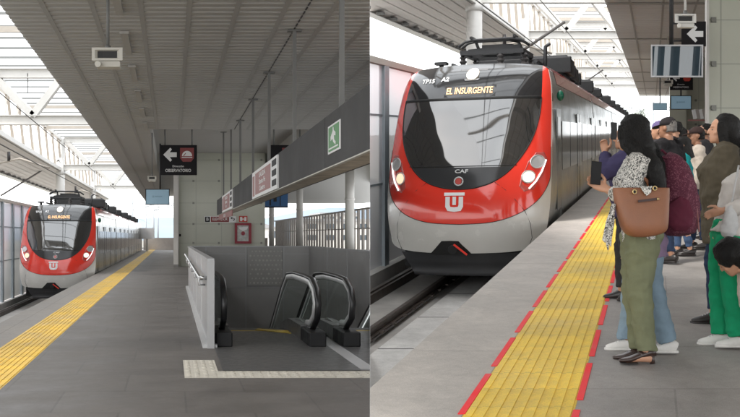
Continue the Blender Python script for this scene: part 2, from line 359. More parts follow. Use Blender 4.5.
def build(mb, name, mats, parent=None, st=None, base=None, clip=True, bevel=0.0, norm=True):
    """mesh object from a builder; trimmed at the party line between the two stations; None when nothing is left"""
    if not isinstance(mats, (list, tuple)): mats = [mats]
    bm = bmesh.new()
    vv = [bm.verts.new(p) for p in mb.v]
    for f, m, sm in zip(mb.f, mb.m, mb.sm):
        try: fc = bm.faces.new([vv[i] for i in f])
        except ValueError: continue
        fc.material_index = m; fc.smooth = sm
    if st is not None and clip:
        eps = 0.0004 * st.side
        xs = [v.co.x * st.side for v in bm.verts]
        if min(xs) < 0.0004:
            if max(xs) < 0.01: bm.free(); return None
            r = bmesh.ops.bisect_plane(bm, geom=bm.verts[:] + bm.edges[:] + bm.faces[:], plane_co=(eps, 0, 0), plane_no=(-st.side, 0, 0), clear_outer=True)
            ed = [e for e in r['geom_cut'] if isinstance(e, bmesh.types.BMEdge)]
            try: bmesh.ops.holes_fill(bm, edges=ed, sides=0)
            except Exception: pass
    if norm: bmesh.ops.recalc_face_normals(bm, faces=bm.faces[:])
    if not bm.verts: bm.free(); return None
    root = None
    if parent is not None:
        root = parent
        while root.parent: root = root.parent
        off = Vector(root.get('_b', (0, 0, 0)))
    else:
        if base is None:
            xs = [v.co for v in bm.verts]
            base = Vector(((min(p.x for p in xs) + max(p.x for p in xs)) / 2, (min(p.y for p in xs) + max(p.y for p in xs)) / 2, min(p.z for p in xs)))
        off = Vector(base)
    for v in bm.verts: v.co -= off
    me = bpy.data.meshes.new(name); bm.to_mesh(me); bm.free()
    for m in mats: me.materials.append(M[m] if isinstance(m, str) else m)
    o = link(name, me, parent)
    if parent is None: o.location = off
    if bevel > 0:
        md = o.modifiers.new('bevel', 'BEVEL'); md.width = bevel; md.segments = 2; md.limit_method = 'ANGLE'; md.angle_limit = R(40)
    return o

def tag(o, label, cat, group=None, kind=None):
    if o is None: return None
    if label: o['label'] = label
    if cat: o['category'] = cat
    if group: o['group'] = group
    if kind: o['kind'] = kind
    return o

def thing(name, label, cat, base, group=None):
    """an Empty at the thing's base; its parts are meshes built in world coordinates and moved under it"""
    o = bpy.data.objects.new(name, None); C.objects.link(o); o.empty_display_size = 0.1
    o.location = base; o['_b'] = list(base)
    return tag(o, label, cat, group)

def local_thing(name, label, cat, base, rot, group=None):
    o = bpy.data.objects.new(name, None); C.objects.link(o); o.empty_display_size = 0.1
    o.location = base; o.rotation_euler = rot; o['_b'] = [0, 0, 0]
    return tag(o, label, cat, group)

def text_mb(txt, size, fn, depth=0.004, m=0, mb=None, align='CENTER', sx=1.0, bold=0.0):
    """lettering as a thin mesh; fn(a, b, d) maps letter plane to the place"""
    cu = bpy.data.curves.new('t', 'FONT'); cu.body = txt; cu.size = size; cu.align_x = align; cu.align_y = 'CENTER'
    cu.extrude = depth / 2; cu.offset = bold; cu.resolution_u = 3
    ob = bpy.data.objects.new('t', cu); C.objects.link(ob)
    dg = bpy.context.evaluated_depsgraph_get(); me = bpy.data.meshes.new_from_object(ob.evaluated_get(dg))
    mb = mb or MB()
    mb.add([fn(v.co.x * sx, v.co.y, v.co.z + depth / 2) for v in me.vertices], [tuple(p.vertices) for p in me.polygons], m)
    bpy.data.objects.remove(ob); bpy.data.curves.remove(cu); bpy.data.meshes.remove(me)
    return mb

ARROW = [(-0.5, 0), (0.02, 0.5), (0.14, 0.38), (-0.02, 0.17), (0.5, 0.17), (0.5, -0.17), (-0.02, -0.17), (0.14, -0.38), (0.02, -0.5)]
ORD = ['nearest', 'second', 'third', 'fourth', 'fifth', 'sixth', 'seventh', 'eighth', 'ninth', 'tenth', 'eleventh', 'twelfth']
# ------------------------------------------------------------------ the two stations: ground, tracks, platforms, roofs
def side_word(st): return 'left' if st is A else 'right'

def common(st):
    o = st.off; w = side_word(st); far = 112 if st is A else 97
    T = 'train' 
    # ground, track bed, platform
    g = MB(); xr = 400
    ys = [-8, 60, 200, 700] if st is A else [-8, 60, 200, 1400]
    for y0, y1 in zip(ys[:-1], ys[1:]):
        g.quad(st.P(-500, y0, -3.3), st.P(xr, y0, -3.3), st.P(xr, y1, -3.3), st.P(-500, y1, -3.3))
    tag(build(g, 'ground', 'ground', st=st), None, None, kind='structure')
    t = MB(); t.box(-6.75 + o, -3.05 + o, -8, 260, -3.2, -2.96, 0, st)
    tag(build(t, 'track_bed', 'concrete', st=st), None, None, kind='structure')
    t = MB()
    if st is B: t.box(-5.02 + o, -3.1 + o, -8, 200, -2.955, -2.90, 0, st)
    else: t.box(-5.15 + o, -3.1 + o, -8, 200, -2.955, -2.90, 0, st)
    tag(build(t, 'track_slab', 'concrete_slab_a' if st is A else 'concrete_pale', st=st), None, None, kind='structure')
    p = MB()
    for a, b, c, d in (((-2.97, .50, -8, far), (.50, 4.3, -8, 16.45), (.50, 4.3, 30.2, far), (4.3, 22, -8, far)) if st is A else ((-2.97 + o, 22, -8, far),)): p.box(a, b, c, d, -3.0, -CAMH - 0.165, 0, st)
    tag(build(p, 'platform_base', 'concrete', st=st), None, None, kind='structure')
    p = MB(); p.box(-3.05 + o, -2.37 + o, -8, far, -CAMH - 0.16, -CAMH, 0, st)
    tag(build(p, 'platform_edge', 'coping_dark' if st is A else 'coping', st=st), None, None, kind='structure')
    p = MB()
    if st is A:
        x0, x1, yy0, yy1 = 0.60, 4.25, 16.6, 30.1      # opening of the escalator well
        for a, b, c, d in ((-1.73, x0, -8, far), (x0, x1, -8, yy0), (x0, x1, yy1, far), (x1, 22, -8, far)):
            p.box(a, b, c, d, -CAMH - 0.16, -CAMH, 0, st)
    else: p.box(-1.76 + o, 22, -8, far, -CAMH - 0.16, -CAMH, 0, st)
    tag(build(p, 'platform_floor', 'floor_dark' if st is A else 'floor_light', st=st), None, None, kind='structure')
    wd = .64 if st is A else .61
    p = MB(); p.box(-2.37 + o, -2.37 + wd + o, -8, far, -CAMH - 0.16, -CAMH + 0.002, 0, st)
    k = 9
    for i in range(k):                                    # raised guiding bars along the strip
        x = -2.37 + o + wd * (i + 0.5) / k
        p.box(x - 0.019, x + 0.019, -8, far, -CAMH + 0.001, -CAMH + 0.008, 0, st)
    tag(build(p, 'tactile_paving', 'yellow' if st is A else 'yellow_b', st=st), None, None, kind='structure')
    # rails
    for X, word in ((-5.32 + o, 'outer'), (-3.85 + o, 'inner')):
        base = st.P(X, 10, -2.9)
        r = MB(); r.box(X - 0.036, X + 0.036, -8, 230, -2.80, -2.755, 0, st); r.box(X - 0.01, X + 0.01, -8, 230, -2.87, -2.80, 0, st); r.box(X - 0.07, X + 0.07, -8, 230, -2.895, -2.87, 0, st)
        rt = thing('rail', '%s steel rail of the track under the %s train' % (word, w), 'rail', base)
        ok = build(r, 'rail_bar', 'rail', rt, st)
        b = MB(); b.box(X - 0.11, X + 0.11, -8, 230, -2.9, -2.893, 0, st)
        build(b, 'rail_shadow_strip', 'rail_shadow', rt, st)  # dark strip laid in for the shadow beside the rail
        c = MB(); y = 6
        while y < 40: 
            for s in (-1, 1): c.box(X + s * 0.085 - 0.03, X + s * 0.085 + 0.03, y - 0.05, y + 0.05, -2.893, -2.86, 0, st)
            y += 0.65
        f = build(c, 'fastener', 'rail', rt, st)
        if f: f['kind'] = 'stuff'
    b = MB(); X = -6.28 + o
    b.box(X - 0.10, X + 0.10, -8, 230, -2.957, -2.80, 0, st); b.box(X - 0.04, X + 0.04, -8, 230, -2.80, -2.77, 0, st)
    tag(build(b, 'cable_trough', 'rail', st=st), 'dark cable trough along the fence side of the %s track' % w, 'cable trough')
    b = MB(); b.box(-6.75 + o, -6.5 + o, -8, 230, -2.957, -2.62, 0, st)
    tag(build(b, 'kerb', 'concrete', st=st), 'low concrete kerb under the fence beside the %s train' % w, 'kerb')
    # trackside fence
    X = -6.66 + o; zt = 1.42
    ft = thing('fence', 'tall trackside fence of galvanised posts and pale mesh beside the %s train' % w, 'fence', st.P(X, 20, -2.9))
    r = MB(); r.box(X - 0.08, X + 0.08, -4, 150, zt - 0.09, zt + 0.03, 0, st); build(r, 'top_rail', 'fence_rail', ft, st)
    pitch = 2.6; y = 4.2 if st is B else 5.5
    while y < 120:
        q = MB(); q.box(X - 0.06, X + 0.06, y - 0.09, y + 0.09, -2.95, zt - 0.09, 0, st); q.box(X + 0.06, X + 0.075, y - 0.16, y + 0.16, -2.95, zt - 0.09, 0, st)
        build(q, 'post', 'fence_post', ft, st)
        q = MB(); q.quad(st.P(X, y + 0.09, -2.6), st.P(X, y + pitch - 0.09, -2.6), st.P(X, y + pitch - 0.09, zt - 0.1), st.P(X, y + 0.09, zt - 0.1))
        for zz in (-1.0, 0.35): q.box(X - 0.015, X + 0.015, y + 0.09, y + pitch - 0.09, zz - 0.02, zz + 0.02, 1, st)
        build(q, 'mesh_panel', ['fence_panel', 'fence_post'], ft, st, norm=False)
        y += pitch
    # glazed roof over the track
    Zb, Zt = 4.27, 6.0
    gt = thing('glazed_roof', 'white translucent roof over the track above the %s train' % w, 'roof', st.P(-5 + o, 40, 6.0))
    q = MB(); q.quad(st.P(-7.2 + o, -6, 6.2), st.P(-2.2 + o, -6, 6.2), st.P(-2.2 + o, far, 6.2), st.P(-7.2 + o, far, 6.2))
    build(q, 'glazing', 'glazing' if st is A else 'glazing_b', gt, st, norm=False)
    y = -5; pp = 1.72 if st is A else 1.5
    while y < far:
        q = MB(); q.box(-7.2 + o, -2.2 + o, y - 0.03, y + 0.03, 6.12, 6.19, 0, st); build(q, 'purlin', 'purlin', gt, st); y += pp
    # trusses across the track
    ytr = [-14.2, 11.4, 37.0, 62.8, 88.5] if st is A else [7.5, 19.5, 31.5, 43.5, 55.5, 67.5, 79.5, 91.5]
    n = 0
    for y in ytr:
        if st is A and y < 0: continue
        lab = '%s white steel truss across the track above the %s train' % (ORD[n], w); n += 1
        t = thing('roof_truss', lab, 'truss', st.P(-4.6 + o, y, Zb), 'steel trusses over the tracks')
        n0 = len(t.children)
        for z, h, nm in ((Zb, 0.36, 'bottom_chord'), (Zt, 0.36, 'top_chord')):
            q = MB()                                     # I-section
            q.box(-6.7 + o, -2.1 + o, y - 0.15, y + 0.15, z - h / 2, z - h / 2 + 0.03, 0, st); q.box(-6.7 + o, -2.1 + o, y - 0.15, y + 0.15, z + h / 2 - 0.03, z + h / 2, 0, st)
            q.box(-6.7 + o, -2.1 + o, y - 0.015, y + 0.015, z - h / 2 + 0.03, z + h / 2 - 0.03, 0, st); build(q, nm, 'white_steel', t, st)
        for a, b in ((-6.5, -5.1), (-4.0, -5.1), (-4.0, -2.85), (-1.9, -2.85)):
            q = MB(); q.bar(st.P(a + o, y, Zt - 0.13), st.P(b + o, y, Zb + 0.16), 0.26, 0.26); build(q, 'diagonal', 'white_steel', t, st)
        if st is A and n == 2:
            q = MB(); q.bar(st.P(-5.3 + o, y, Zt), st.P(-5.3 + o, y, Zb + 1.0), 0.03); build(q, 'sag_rod', 'rod', t, st)
        if len(t.children) == 0: bpy.data.objects.remove(t)
    # lighter cross beams between the trusses
    n = 0
    for y0, y1 in zip(ytr[:-1], ytr[1:]):
        for k in (1, 2):
            y = y0 + (y1 - y0) * k / 3
            if y < 3: continue
            q = MB(); q.box(-6.75 + o, -2.1 + o, y - 0.06, y + 0.06, 5.78, 5.95, 0, st)
            b = build(q, 'cross_beam', 'cream_steel', None, st)
            if b: tag(b, 'cream roof cross beam over the %s track, %s from the camera' % (w, ORD[n]if n < 12 else 'one of the farthest'), 'beam', 'cross beams under the glazed roofs'); n += 1
    # side columns
    n = 0
    for y in ([37.0, 62.8, 88.5] if st is A else [31.5, 43.5, 55.5, 67.5, 79.5]):
        q = MB(); X = -6.95 + o; wd = 0.27 if st is A else 0.25
        q.tube([st.P(X, y, -3.0), st.P(X, y, 6.1)], wd, 28); q.tube([st.P(X, y, Zb - 0.45), st.P(X, y, Zb - 0.2)], wd + 0.03, 28)
        c = build(q, 'column', 'white_steel', None, st)
        if c: tag(c, 'white roof column on the far side of the %s train, %s from the camera' % (w, ORD[n]), 'column', 'columns beyond the trains'); n += 1
    # edge truss along the columns
    X = -6.95 + o
    et = thing('edge_truss', 'cream lattice truss running along the column tops beyond the %s train' % w, 'truss', st.P(X, 40, 4.2))
    for z in (4.15, 6.05):
        q = MB(); q.box(X - 0.10, X + 0.10, 0, far, z - 0.1, z + 0.1, 0, st); build(q, 'chord', 'white_steel', et, st)
    y = 1.0; step = 1.6 if st is A else 1.1; k = 0
    while y < (100 if st is A else 84):
        q = MB(); a, b = (4.25, 5.95) if k % 2 else (5.95, 4.25)
        q.bar(st.P(X, y, a), st.P(X, y + step * 0.8, b), 0.11); build(q, 'web_bar', 'cream_steel', et, st); y += step; k += 1
    # outer eave beyond the columns
    ev = thing('eave', 'grey sheet metal eave sloping outward beyond the %s train' % w, 'eave', st.P(-8 + o, 40, 3.4))
    q = MB()
    pts = [(-6.98, 4.02), (-9.5, 3.52)]
    nrib = 7
    for i in range(nrib):
        a0, a1 = i / nrib, (i + 1) / nrib
        xa, za = -6.98 + (-2.52) * a0, 4.02 - 0.5 * a0; xb, zb = -6.98 - 2.52 * a1, 4.02 - 0.5 * a1
        q.quad(st.P(xa + o, 0, za), st.P(xb + o + 0.03, 0, zb), st.P(xb + o + 0.03, far, zb), st.P(xa + o, far, za))
        q.quad(st.P(xb + o + 0.03, 0, zb), st.P(xb + o, 0, zb + 0.05), st.P(xb + o, far, zb + 0.05), st.P(xb + o + 0.03, far, zb))
    q.quad(st.P(-6.9 + o, 0, 4.12), st.P(-9.52 + o, 0, 3.6), st.P(-9.52 + o, far, 3.6), st.P(-6.9 + o, far, 4.12))
    build(q, 'soffit_sheet', 'soffit', ev, st, norm=False)
    q = MB(); q.box(-9.62 + o, -9.5 + o, 0, far, 3.42, 3.78, 0, st); q.box(-9.62 + o, -9.3 + o, 0, far, 3.40, 3.42, 0, st); build(q, 'edge_flange', 'white_steel', ev, st)
    y = 3.0
    while y < (90 if st is A else 70):
        q = MB(); q.box(-9.30 + o, -9.16 + o, y - 0.12, y + 0.12, 3.44, 3.53, 0, st); q.box(-9.34 + o, -9.12 + o, y - 0.16, y - 0.1, 3.42, 3.50, 1, st)
        build(q, 'bracket', ['dark_metal', 'rod'], ev, st); y += 2.0 if st is A else 1.45
    # overhead line
    Xc = -4.58 + o
    ow = thing('overhead_line', 'contact wires strung above the %s train' % w, 'wires', st.P(Xc, 40, 2.6))
    for z, dx in ((2.45, 0.0), (3.75, 0.08)):
        q = MB()
        q.tube([st.P(Xc + dx, y, z) for y in range(2, 220, 6)], 0.012 if st is B else 0.016, 6); build(q, 'wire', 'wire', ow, st)
    for n, y in enumerate((37.0, 62.8) if st is A else (31.5, 55.5)):
        ca = thing('wire_bracket', 'hinged tube bracket holding the wires, %s above the %s train' % (ORD[n], w), 'bracket', st.P(X, y, 3.4))
        q = MB()
        if st is A: q.tube([st.P(-6.95 + o, y, 5.2 - 0.4), st.P(-4.7 + o - 4.6, y - 8, 2.2)], 0.05, 8)
        else: q.tube([st.P(-5.5 + o, y, 2.55), st.P(-4.1 + o, y, 3.5)], 0.045, 8)
        build(q, 'stay_tube', 'wire', ca, st)
        q = MB(); q.tube([st.P(-6.9 + o, y, 2.55), st.P(-5.6 + o, y, 2.85), st.P(-4.5 + o, y, 2.5)], 0.035, 8); build(q, 'steady_arm', 'cream_steel', ca, st)
        q = MB(); q.tube([st.P(-6.0 + o, y, 2.75), st.P(-6.0 + o, y, 3.1)], [0.06, 0.06], 8); build(q, 'insulator', 'insul', ca, st)

common(A); common(B)

def corrugated(mb, st, x0, x1, y0, y1, z, per=0.3, dep=0.05, m=0):
    y = y0
    while y < y1 - 0.01:
        a, b, c, d = y, y + per * 0.62, y + per * 0.70, y + per * 0.92
        e = min(y + per, y1)
        for (ya, za), (yb, zb) in (((a, z), (b, z)), ((b, z), (c, z + dep)), ((c, z + dep), (d, z + dep)), ((d, z + dep), (e, z))):
            mb.quad(st.P(x0, ya, za), st.P(x1, ya, za), st.P(x1, yb, zb), st.P(x0, yb, zb), m)
        y += per

# ceilings
cz = 3.5
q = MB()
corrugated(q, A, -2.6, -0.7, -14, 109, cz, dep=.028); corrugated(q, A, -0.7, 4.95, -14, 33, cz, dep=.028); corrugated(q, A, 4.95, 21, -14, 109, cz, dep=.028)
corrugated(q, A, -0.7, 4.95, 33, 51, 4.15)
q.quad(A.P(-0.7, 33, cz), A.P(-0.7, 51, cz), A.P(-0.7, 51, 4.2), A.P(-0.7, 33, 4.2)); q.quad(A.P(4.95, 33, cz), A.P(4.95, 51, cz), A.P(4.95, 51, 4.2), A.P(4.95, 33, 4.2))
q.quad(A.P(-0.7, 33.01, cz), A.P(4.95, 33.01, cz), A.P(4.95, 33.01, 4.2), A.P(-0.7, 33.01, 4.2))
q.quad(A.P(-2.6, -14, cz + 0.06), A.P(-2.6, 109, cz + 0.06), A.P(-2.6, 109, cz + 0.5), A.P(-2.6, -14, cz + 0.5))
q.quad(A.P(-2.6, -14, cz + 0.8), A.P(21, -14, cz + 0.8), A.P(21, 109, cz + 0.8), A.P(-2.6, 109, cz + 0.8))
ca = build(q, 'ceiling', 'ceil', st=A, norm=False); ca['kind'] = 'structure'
for i in range(12):
    x = -1.95 + 0.74 * i + (0.01 if i else 0); y1 = 109 if x < -0.72 or x > 4.97 else 32.9
    q = MB(); q.box(x - 0.04, x + 0.04, -14, y1, cz - 0.006, cz - 0.002, 0, A)
    b = MB()
    o = build(q, 'ceiling_carrier', 'ceil_gap', st=A)
    if o: o['kind'] = 'structure'
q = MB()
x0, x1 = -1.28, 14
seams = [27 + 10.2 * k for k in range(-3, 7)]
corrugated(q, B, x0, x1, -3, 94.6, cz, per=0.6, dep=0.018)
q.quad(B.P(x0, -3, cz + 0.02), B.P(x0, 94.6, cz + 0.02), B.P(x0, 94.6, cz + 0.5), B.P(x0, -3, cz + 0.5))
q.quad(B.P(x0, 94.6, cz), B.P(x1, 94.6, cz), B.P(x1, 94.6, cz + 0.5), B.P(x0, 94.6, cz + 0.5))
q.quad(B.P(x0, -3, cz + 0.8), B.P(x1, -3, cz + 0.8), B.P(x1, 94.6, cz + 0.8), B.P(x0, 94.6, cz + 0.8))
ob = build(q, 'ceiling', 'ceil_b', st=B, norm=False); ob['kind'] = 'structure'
for y in seams:
    q = MB(); q.box(x0 + 0.02, x1, y - 0.12, y + 0.12, cz - 0.022, cz - 0.004, 0, B)
    o = build(q, 'ceiling_carrier', 'ceil_b_gap', st=B)
    if o: o['kind'] = 'structure'
for i in range(5):
    x = -0.62 + 0.9 * i
    q = MB(); q.box(x - 0.03, x + 0.03, -3, 94.5, cz - 0.012, cz - 0.003, 0, B)
    o = build(q, 'ceiling_carrier', 'ceil_b_gap', st=B)
    if o: o['kind'] = 'structure'

# ------------------------------------------------------------------ left station: ceiling strips, hangers, bulkhead beam, signs
def FA(X, Y, Z):            # letter plane facing the camera, at depth Y
    return lambda a, b, d: A.P(X + a, Y - d, Z + b)
def FB(X, Y, Z):
    return lambda a, b, d: B.P(X + a, Y - d, Z + b)

for i in range(6):
    y = 13.7 + 3.4 * i
    q = MB(); q.box(-0.86, -0.74, y, y + 2.0, cz - 0.05, cz - 0.015, 0, A); q.box(-0.88, -0.72, y - 0.03, y, cz - 0.055, cz - 0.012, 0, A)
    tag(build(q, 'light_strip', 'strip_off', st=A), 'slim unlit strip light under the left ceiling, %s in its row' % ORD[i], 'strip light', 'strip lights in a row on the ceiling')
hy = [12.3, 17.0, 21.4, 25.6, 30.3, 35.0, 40.0]
for i, y in enumerate(hy):
    zt = cz if y < 33 else 4.15
    t = thing('hanger_rod', 'grey hanger rod from the ceiling to the dark sign beam, %s from the camera' % ORD[i], 'hanger rod', A.P(2.1, y, 1.53), 'hanger rods above the sign beam')
    q = MB(); q.box(2.07, 2.13, y - 0.03, y + 0.03, 1.53, zt - 0.012, 0, A); build(q, 'rod', 'rod', t, A)
    q = MB(); q.box(1.98, 2.22, y - 0.08, y + 0.08, zt - 0.035, zt - 0.012, 0, A); build(q, 'ceiling_plate', 'rod', t, A)
    if not t.children: bpy.data.objects.remove(t)
# ceiling seam above the hangers
q = MB()
y = 6.0
while y < 33: q.box(2.075, 2.1, y, y + 0.2, cz - 0.01, cz - 0.001, 0, A); y += 0.3
o = build(q, 'ceiling_seam', 'dark_metal', st=A); o['kind'] = 'structure'

t = thing('sign_beam', 'long dark grey box beam carrying wayfinding signs above the escalators', 'beam', A.P(2.2, 26, 0.87))
q = MB(); q.box(2.0, 2.02, 7, 43.5, 0.87, 1.53, 0, A); q.box(2.02, 2.42, 43.3, 43.5, 0.87, 1.53, 0, A); q.box(2.4, 2.42, 7, 43.3, 0.87, 1.53, 0, A); q.box(2.02, 2.4, 7, 43.3, 1.5, 1.529, 0, A)
for y in (13, 19, 25, 31, 37): q.box(1.997, 2.0, y - 0.012, y + 0.012, 0.87, 1.53, 1, A)
build(q, 'sheet_face', ['fascia', 'black'], t, A)
q = MB(); q.box(2.02, 2.4, 7, 43.3, 0.873, 0.90, 0, A); build(q, 'underside', 'fascia_under', t, A)
q = MB(); q.box(2.0, 2.05, 7, 43.5, 0.855, 0.87, 0, A); build(q, 'edge_strip', 'speaker', t, A)

def beam_sign(y0, y1, lines, label, mini):
    z0, z1 = 0.875, 1.50
    s = thing('wayfinding_sign', label, 'sign', A.P(1.98, (y0 + y1) / 2, z0), 'faded maroon signs on the dark beam')
    q = MB(); q.box(1.965, 1.997, y0, y1, z0, z1, 0, A); build(q, 'frame', 'sign_white', s, A)
    L = y1 - y0
    q = MB(); q.box(1.960, 1.965, y0 + L * 0.22, y1 - L * 0.16, z0 + 0.07, z1 - 0.07, 0, A); build(q, 'panel', 'sign_pink', s, A)
    q = MB(); q.box(1.960, 1.965, y1 - L * 0.12, y1 - L * 0.03, z0 + 0.05, z1 - 0.1, 0, A); build(q, 'side_panel', 'sign_pink', s, A)
    q = MB()
    for k in range(3): q.box(1.960, 1.965, y0 + L * 0.03, y0 + L * 0.17, z1 - 0.17 - 0.19 * k, z1 - 0.05 - 0.19 * k, 0, A)
    build(q, 'pictogram', 'sign_black', s, A)
    cy = (y0 + L * 0.22 + y1 - L * 0.16) / 2; zz = (z0 + z1) / 2
    for k, tx in enumerate(lines):
        q = text_mb(tx, 0.15, lambda a, b, d, k=k: A.P(1.958 - d, cy - a * L / 1.9, zz + 0.15 - 0.15 * k + b), 0.003, bold=0.002)
        build(q, 'lettering', 'sign_white', s, A, norm=False)
beam_sign(18.5, 24.2, ['SALIDA', 'Santa Fe', 'Centro'], 'larger nearer faded maroon sign with white border on the dark beam', 3)
beam_sign(32.2, 38.5, ['SALIDA', 'Norte', 'Sur'], 'smaller farther faded maroon sign near the far end of the dark beam', 3)
# green emergency exit sign on the beam
s = thing('exit_sign', 'small green emergency exit sign with white running figure on the dark beam', 'sign', A.P(1.98, 12.2, 1.0))
q = MB(); q.box(1.985, 1.997, 11.75, 12.65, 1.02, 1.37, 0, A); build(q, 'border', 'sign_white', s, A)
q = MB(); q.box(1.980, 1.985, 11.82, 12.58, 1.045, 1.345, 0, A); build(q, 'panel', 'sign_green', s, A)
q = MB()
PF = lambda a, b, d: A.P(1.979 - d, 12.2 - a * .85, 1.205 + b * .72)
q.prism([(-0.22, 0.02), (-0.05, 0.10), (0.02, 0.15), (0.07, 0.10), (0.2, 0.06), (0.2, 0.0), (0.07, 0.02), (0.1, -0.06), (0.22, -0.1), (0.2, -0.15), (0.02, -0.09), (-0.06, -0.02), (-0.22, -0.05)], 0, 0.003, PF)
q.prism([(0.02 + 0.045 * math.cos(i * math.pi / 5), 0.135 + 0.035 * math.sin(i * math.pi / 5)) for i in range(10)], 0.003, 0.005, PF)
q.prism([(-0.4, -0.19), (0.4, -0.19), (0.4, -0.165), (-0.4, -0.165)], 0, 0.002, PF)
build(q, 'running_figure', 'sign_white', s, A)
# small maroon arrow sign hanging under the beam, blue sign behind it
s = thing('hanging_sign', 'blue and white panel sign hung below the ceiling behind the dark beam', 'sign', A.P(6.2, 62, 1.95))
q = MB(); q.box(5.75, 7.25, 62, 62.12, 1.8, 2.75, 0, A); build(q, 'panel', 'sign_blue', s, A)
q = MB(); q.box(6.1, 6.2, 61.985, 62, 1.85, 2.7, 0, A); q.box(6.75, 6.8, 61.985, 62, 1.85, 2.7, 0, A); q.box(6.35, 6.55, 61.985, 62, 2.1, 2.35, 0, A); build(q, 'marking', 'dark_metal', s, A)
q = MB(); q.box(5.75, 7.25, 61.99, 62.0, 1.72, 1.8, 0, A); build(q, 'frame', 'black', s, A)
q = MB(); q.tube([A.P(6.5, 62.05, 2.75), A.P(6.5, 62.05, 3.5)], 0.03, 8); build(q, 'hanger', 'rod', s, A)
s = thing('arrow_sign', 'narrow maroon sign with white arrow under the far end of the dark beam', 'sign', A.P(2.2, 36, 0.6))
q = MB(); q.box(2.03, 2.07, 33.5, 42.5, 0.66, 0.855, 0, A); build(q, 'panel', 'sign_pink', s, A)
q = MB(); text_mb('SALIDA', 0.16, lambda a, b, d: A.P(2.028 - d, 38 - a * 3, 0.757 + b), 0.002, mb=q); build(q, 'lettering', 'sign_white', s, A, norm=False)

# big hanging sign: arrow, train roundel, OBSERVATORIO
Ys = 36.0
def sx(px): return (px - 171) / 1000 * Ys
def sz(py): return (235.5 - py) / 1000 * Ys
s = thing('direction_sign', 'black hanging sign with white left arrow, red train symbol and OBSERVATORIO', 'sign', A.P(sx(178.5), Ys, sz(175)))
q = MB(); q.box(sx(160), sx(197), Ys, Ys + 0.14, sz(175), sz(145), 0, A); build(q, 'board', 'sign_black', s, A, bevel=0.008)
q = MB(); q.prism([(a * 13.5 * .036, b * 14 * .036) for a, b in ARROW], 0.002, 0.008, FA(sx(170), Ys, sz(154.7))); build(q, 'arrow', 'sign_white', s, A)
q = MB(); rw = 6.9 * .036; q.prism([(-rw, rw), (rw, rw), (rw, -rw * .5), (rw * .6, -rw), (-rw * .6, -rw), (-rw, -rw * .5)], 0.002, 0.008, FA(sx(187), Ys, sz(154.8))); build(q, 'roundel', 'sign_maroon', s, A)
q = MB(); hw = 5.0 * .036
q.prism([(-hw, -0.02)] + [(hw * -math.cos(i * math.pi / 10), hw * 0.95 * math.sin(i * math.pi / 10) + 0.0) for i in range(11)] + [(hw, -0.02)], 0.008, 0.012, FA(sx(187), Ys, sz(155.6)))
q.prism([(-hw * 1.05, -0.075), (hw * 1.05, -0.075), (hw * 1.05, -0.045), (-hw * 1.05, -0.045)], 0.008, 0.012, FA(sx(187), Ys, sz(155.8)))
build(q, 'train_symbol', 'sign_white', s, A)
q = MB(); q.prism([(-hw * .8, 0.0), (-hw * .35, hw * .55), (-hw * .2, hw * .5), (-hw * .6, 0.0)], 0.012, 0.014, FA(sx(187), Ys, sz(155.9))); build(q, 'symbol_stripe', 'sign_maroon', s, A)
q = text_mb('Dirección', 0.105, FA(sx(178.2), Ys - 0.002, sz(166.3)), 0.004, bold=0.001); build(q, 'lettering', 'sign_white', s, A, norm=False)
q = text_mb('OBSERVATORIO', 0.155, FA(sx(178.2), Ys - 0.002, sz(170.6)), 0.004, bold=0.002, sx=0.82)
build(q, 'lettering', 'sign_white', s, A, norm=False)
for x in (sx(165), sx(192)):
    q = MB(); q.tube([A.P(x, Ys + 0.07, sz(145)), A.P(x, Ys + 0.07, 4.15)], 0.03, 8); build(q, 'hanger', 'rod', s, A)
# its twin half hidden behind the beam
s = thing('direction_sign', 'black hanging sign half hidden behind the dark beam, only a red corner showing', 'sign', A.P(sx(281), Ys, sz(175)))
q = MB(); q.box(sx(269), sx(306), Ys, Ys + 0.14, sz(175), sz(145), 0, A); build(q, 'board', 'sign_black', s, A)
q = MB(); q.prism([(-rw, rw), (rw, rw), (rw, -rw * .5), (rw * .6, -rw), (-rw * .6, -rw), (-rw, -rw * .5)], 0.002, 0.008, FA(sx(289), Ys, sz(154.8))); build(q, 'roundel', 'sign_maroon', s, A)
for x in (sx(274), sx(300)):
    q = MB(); q.tube([A.P(x, Ys + 0.07, sz(145)), A.P(x, Ys + 0.07, 4.15)], 0.03, 8); build(q, 'hanger', 'rod', s, A)

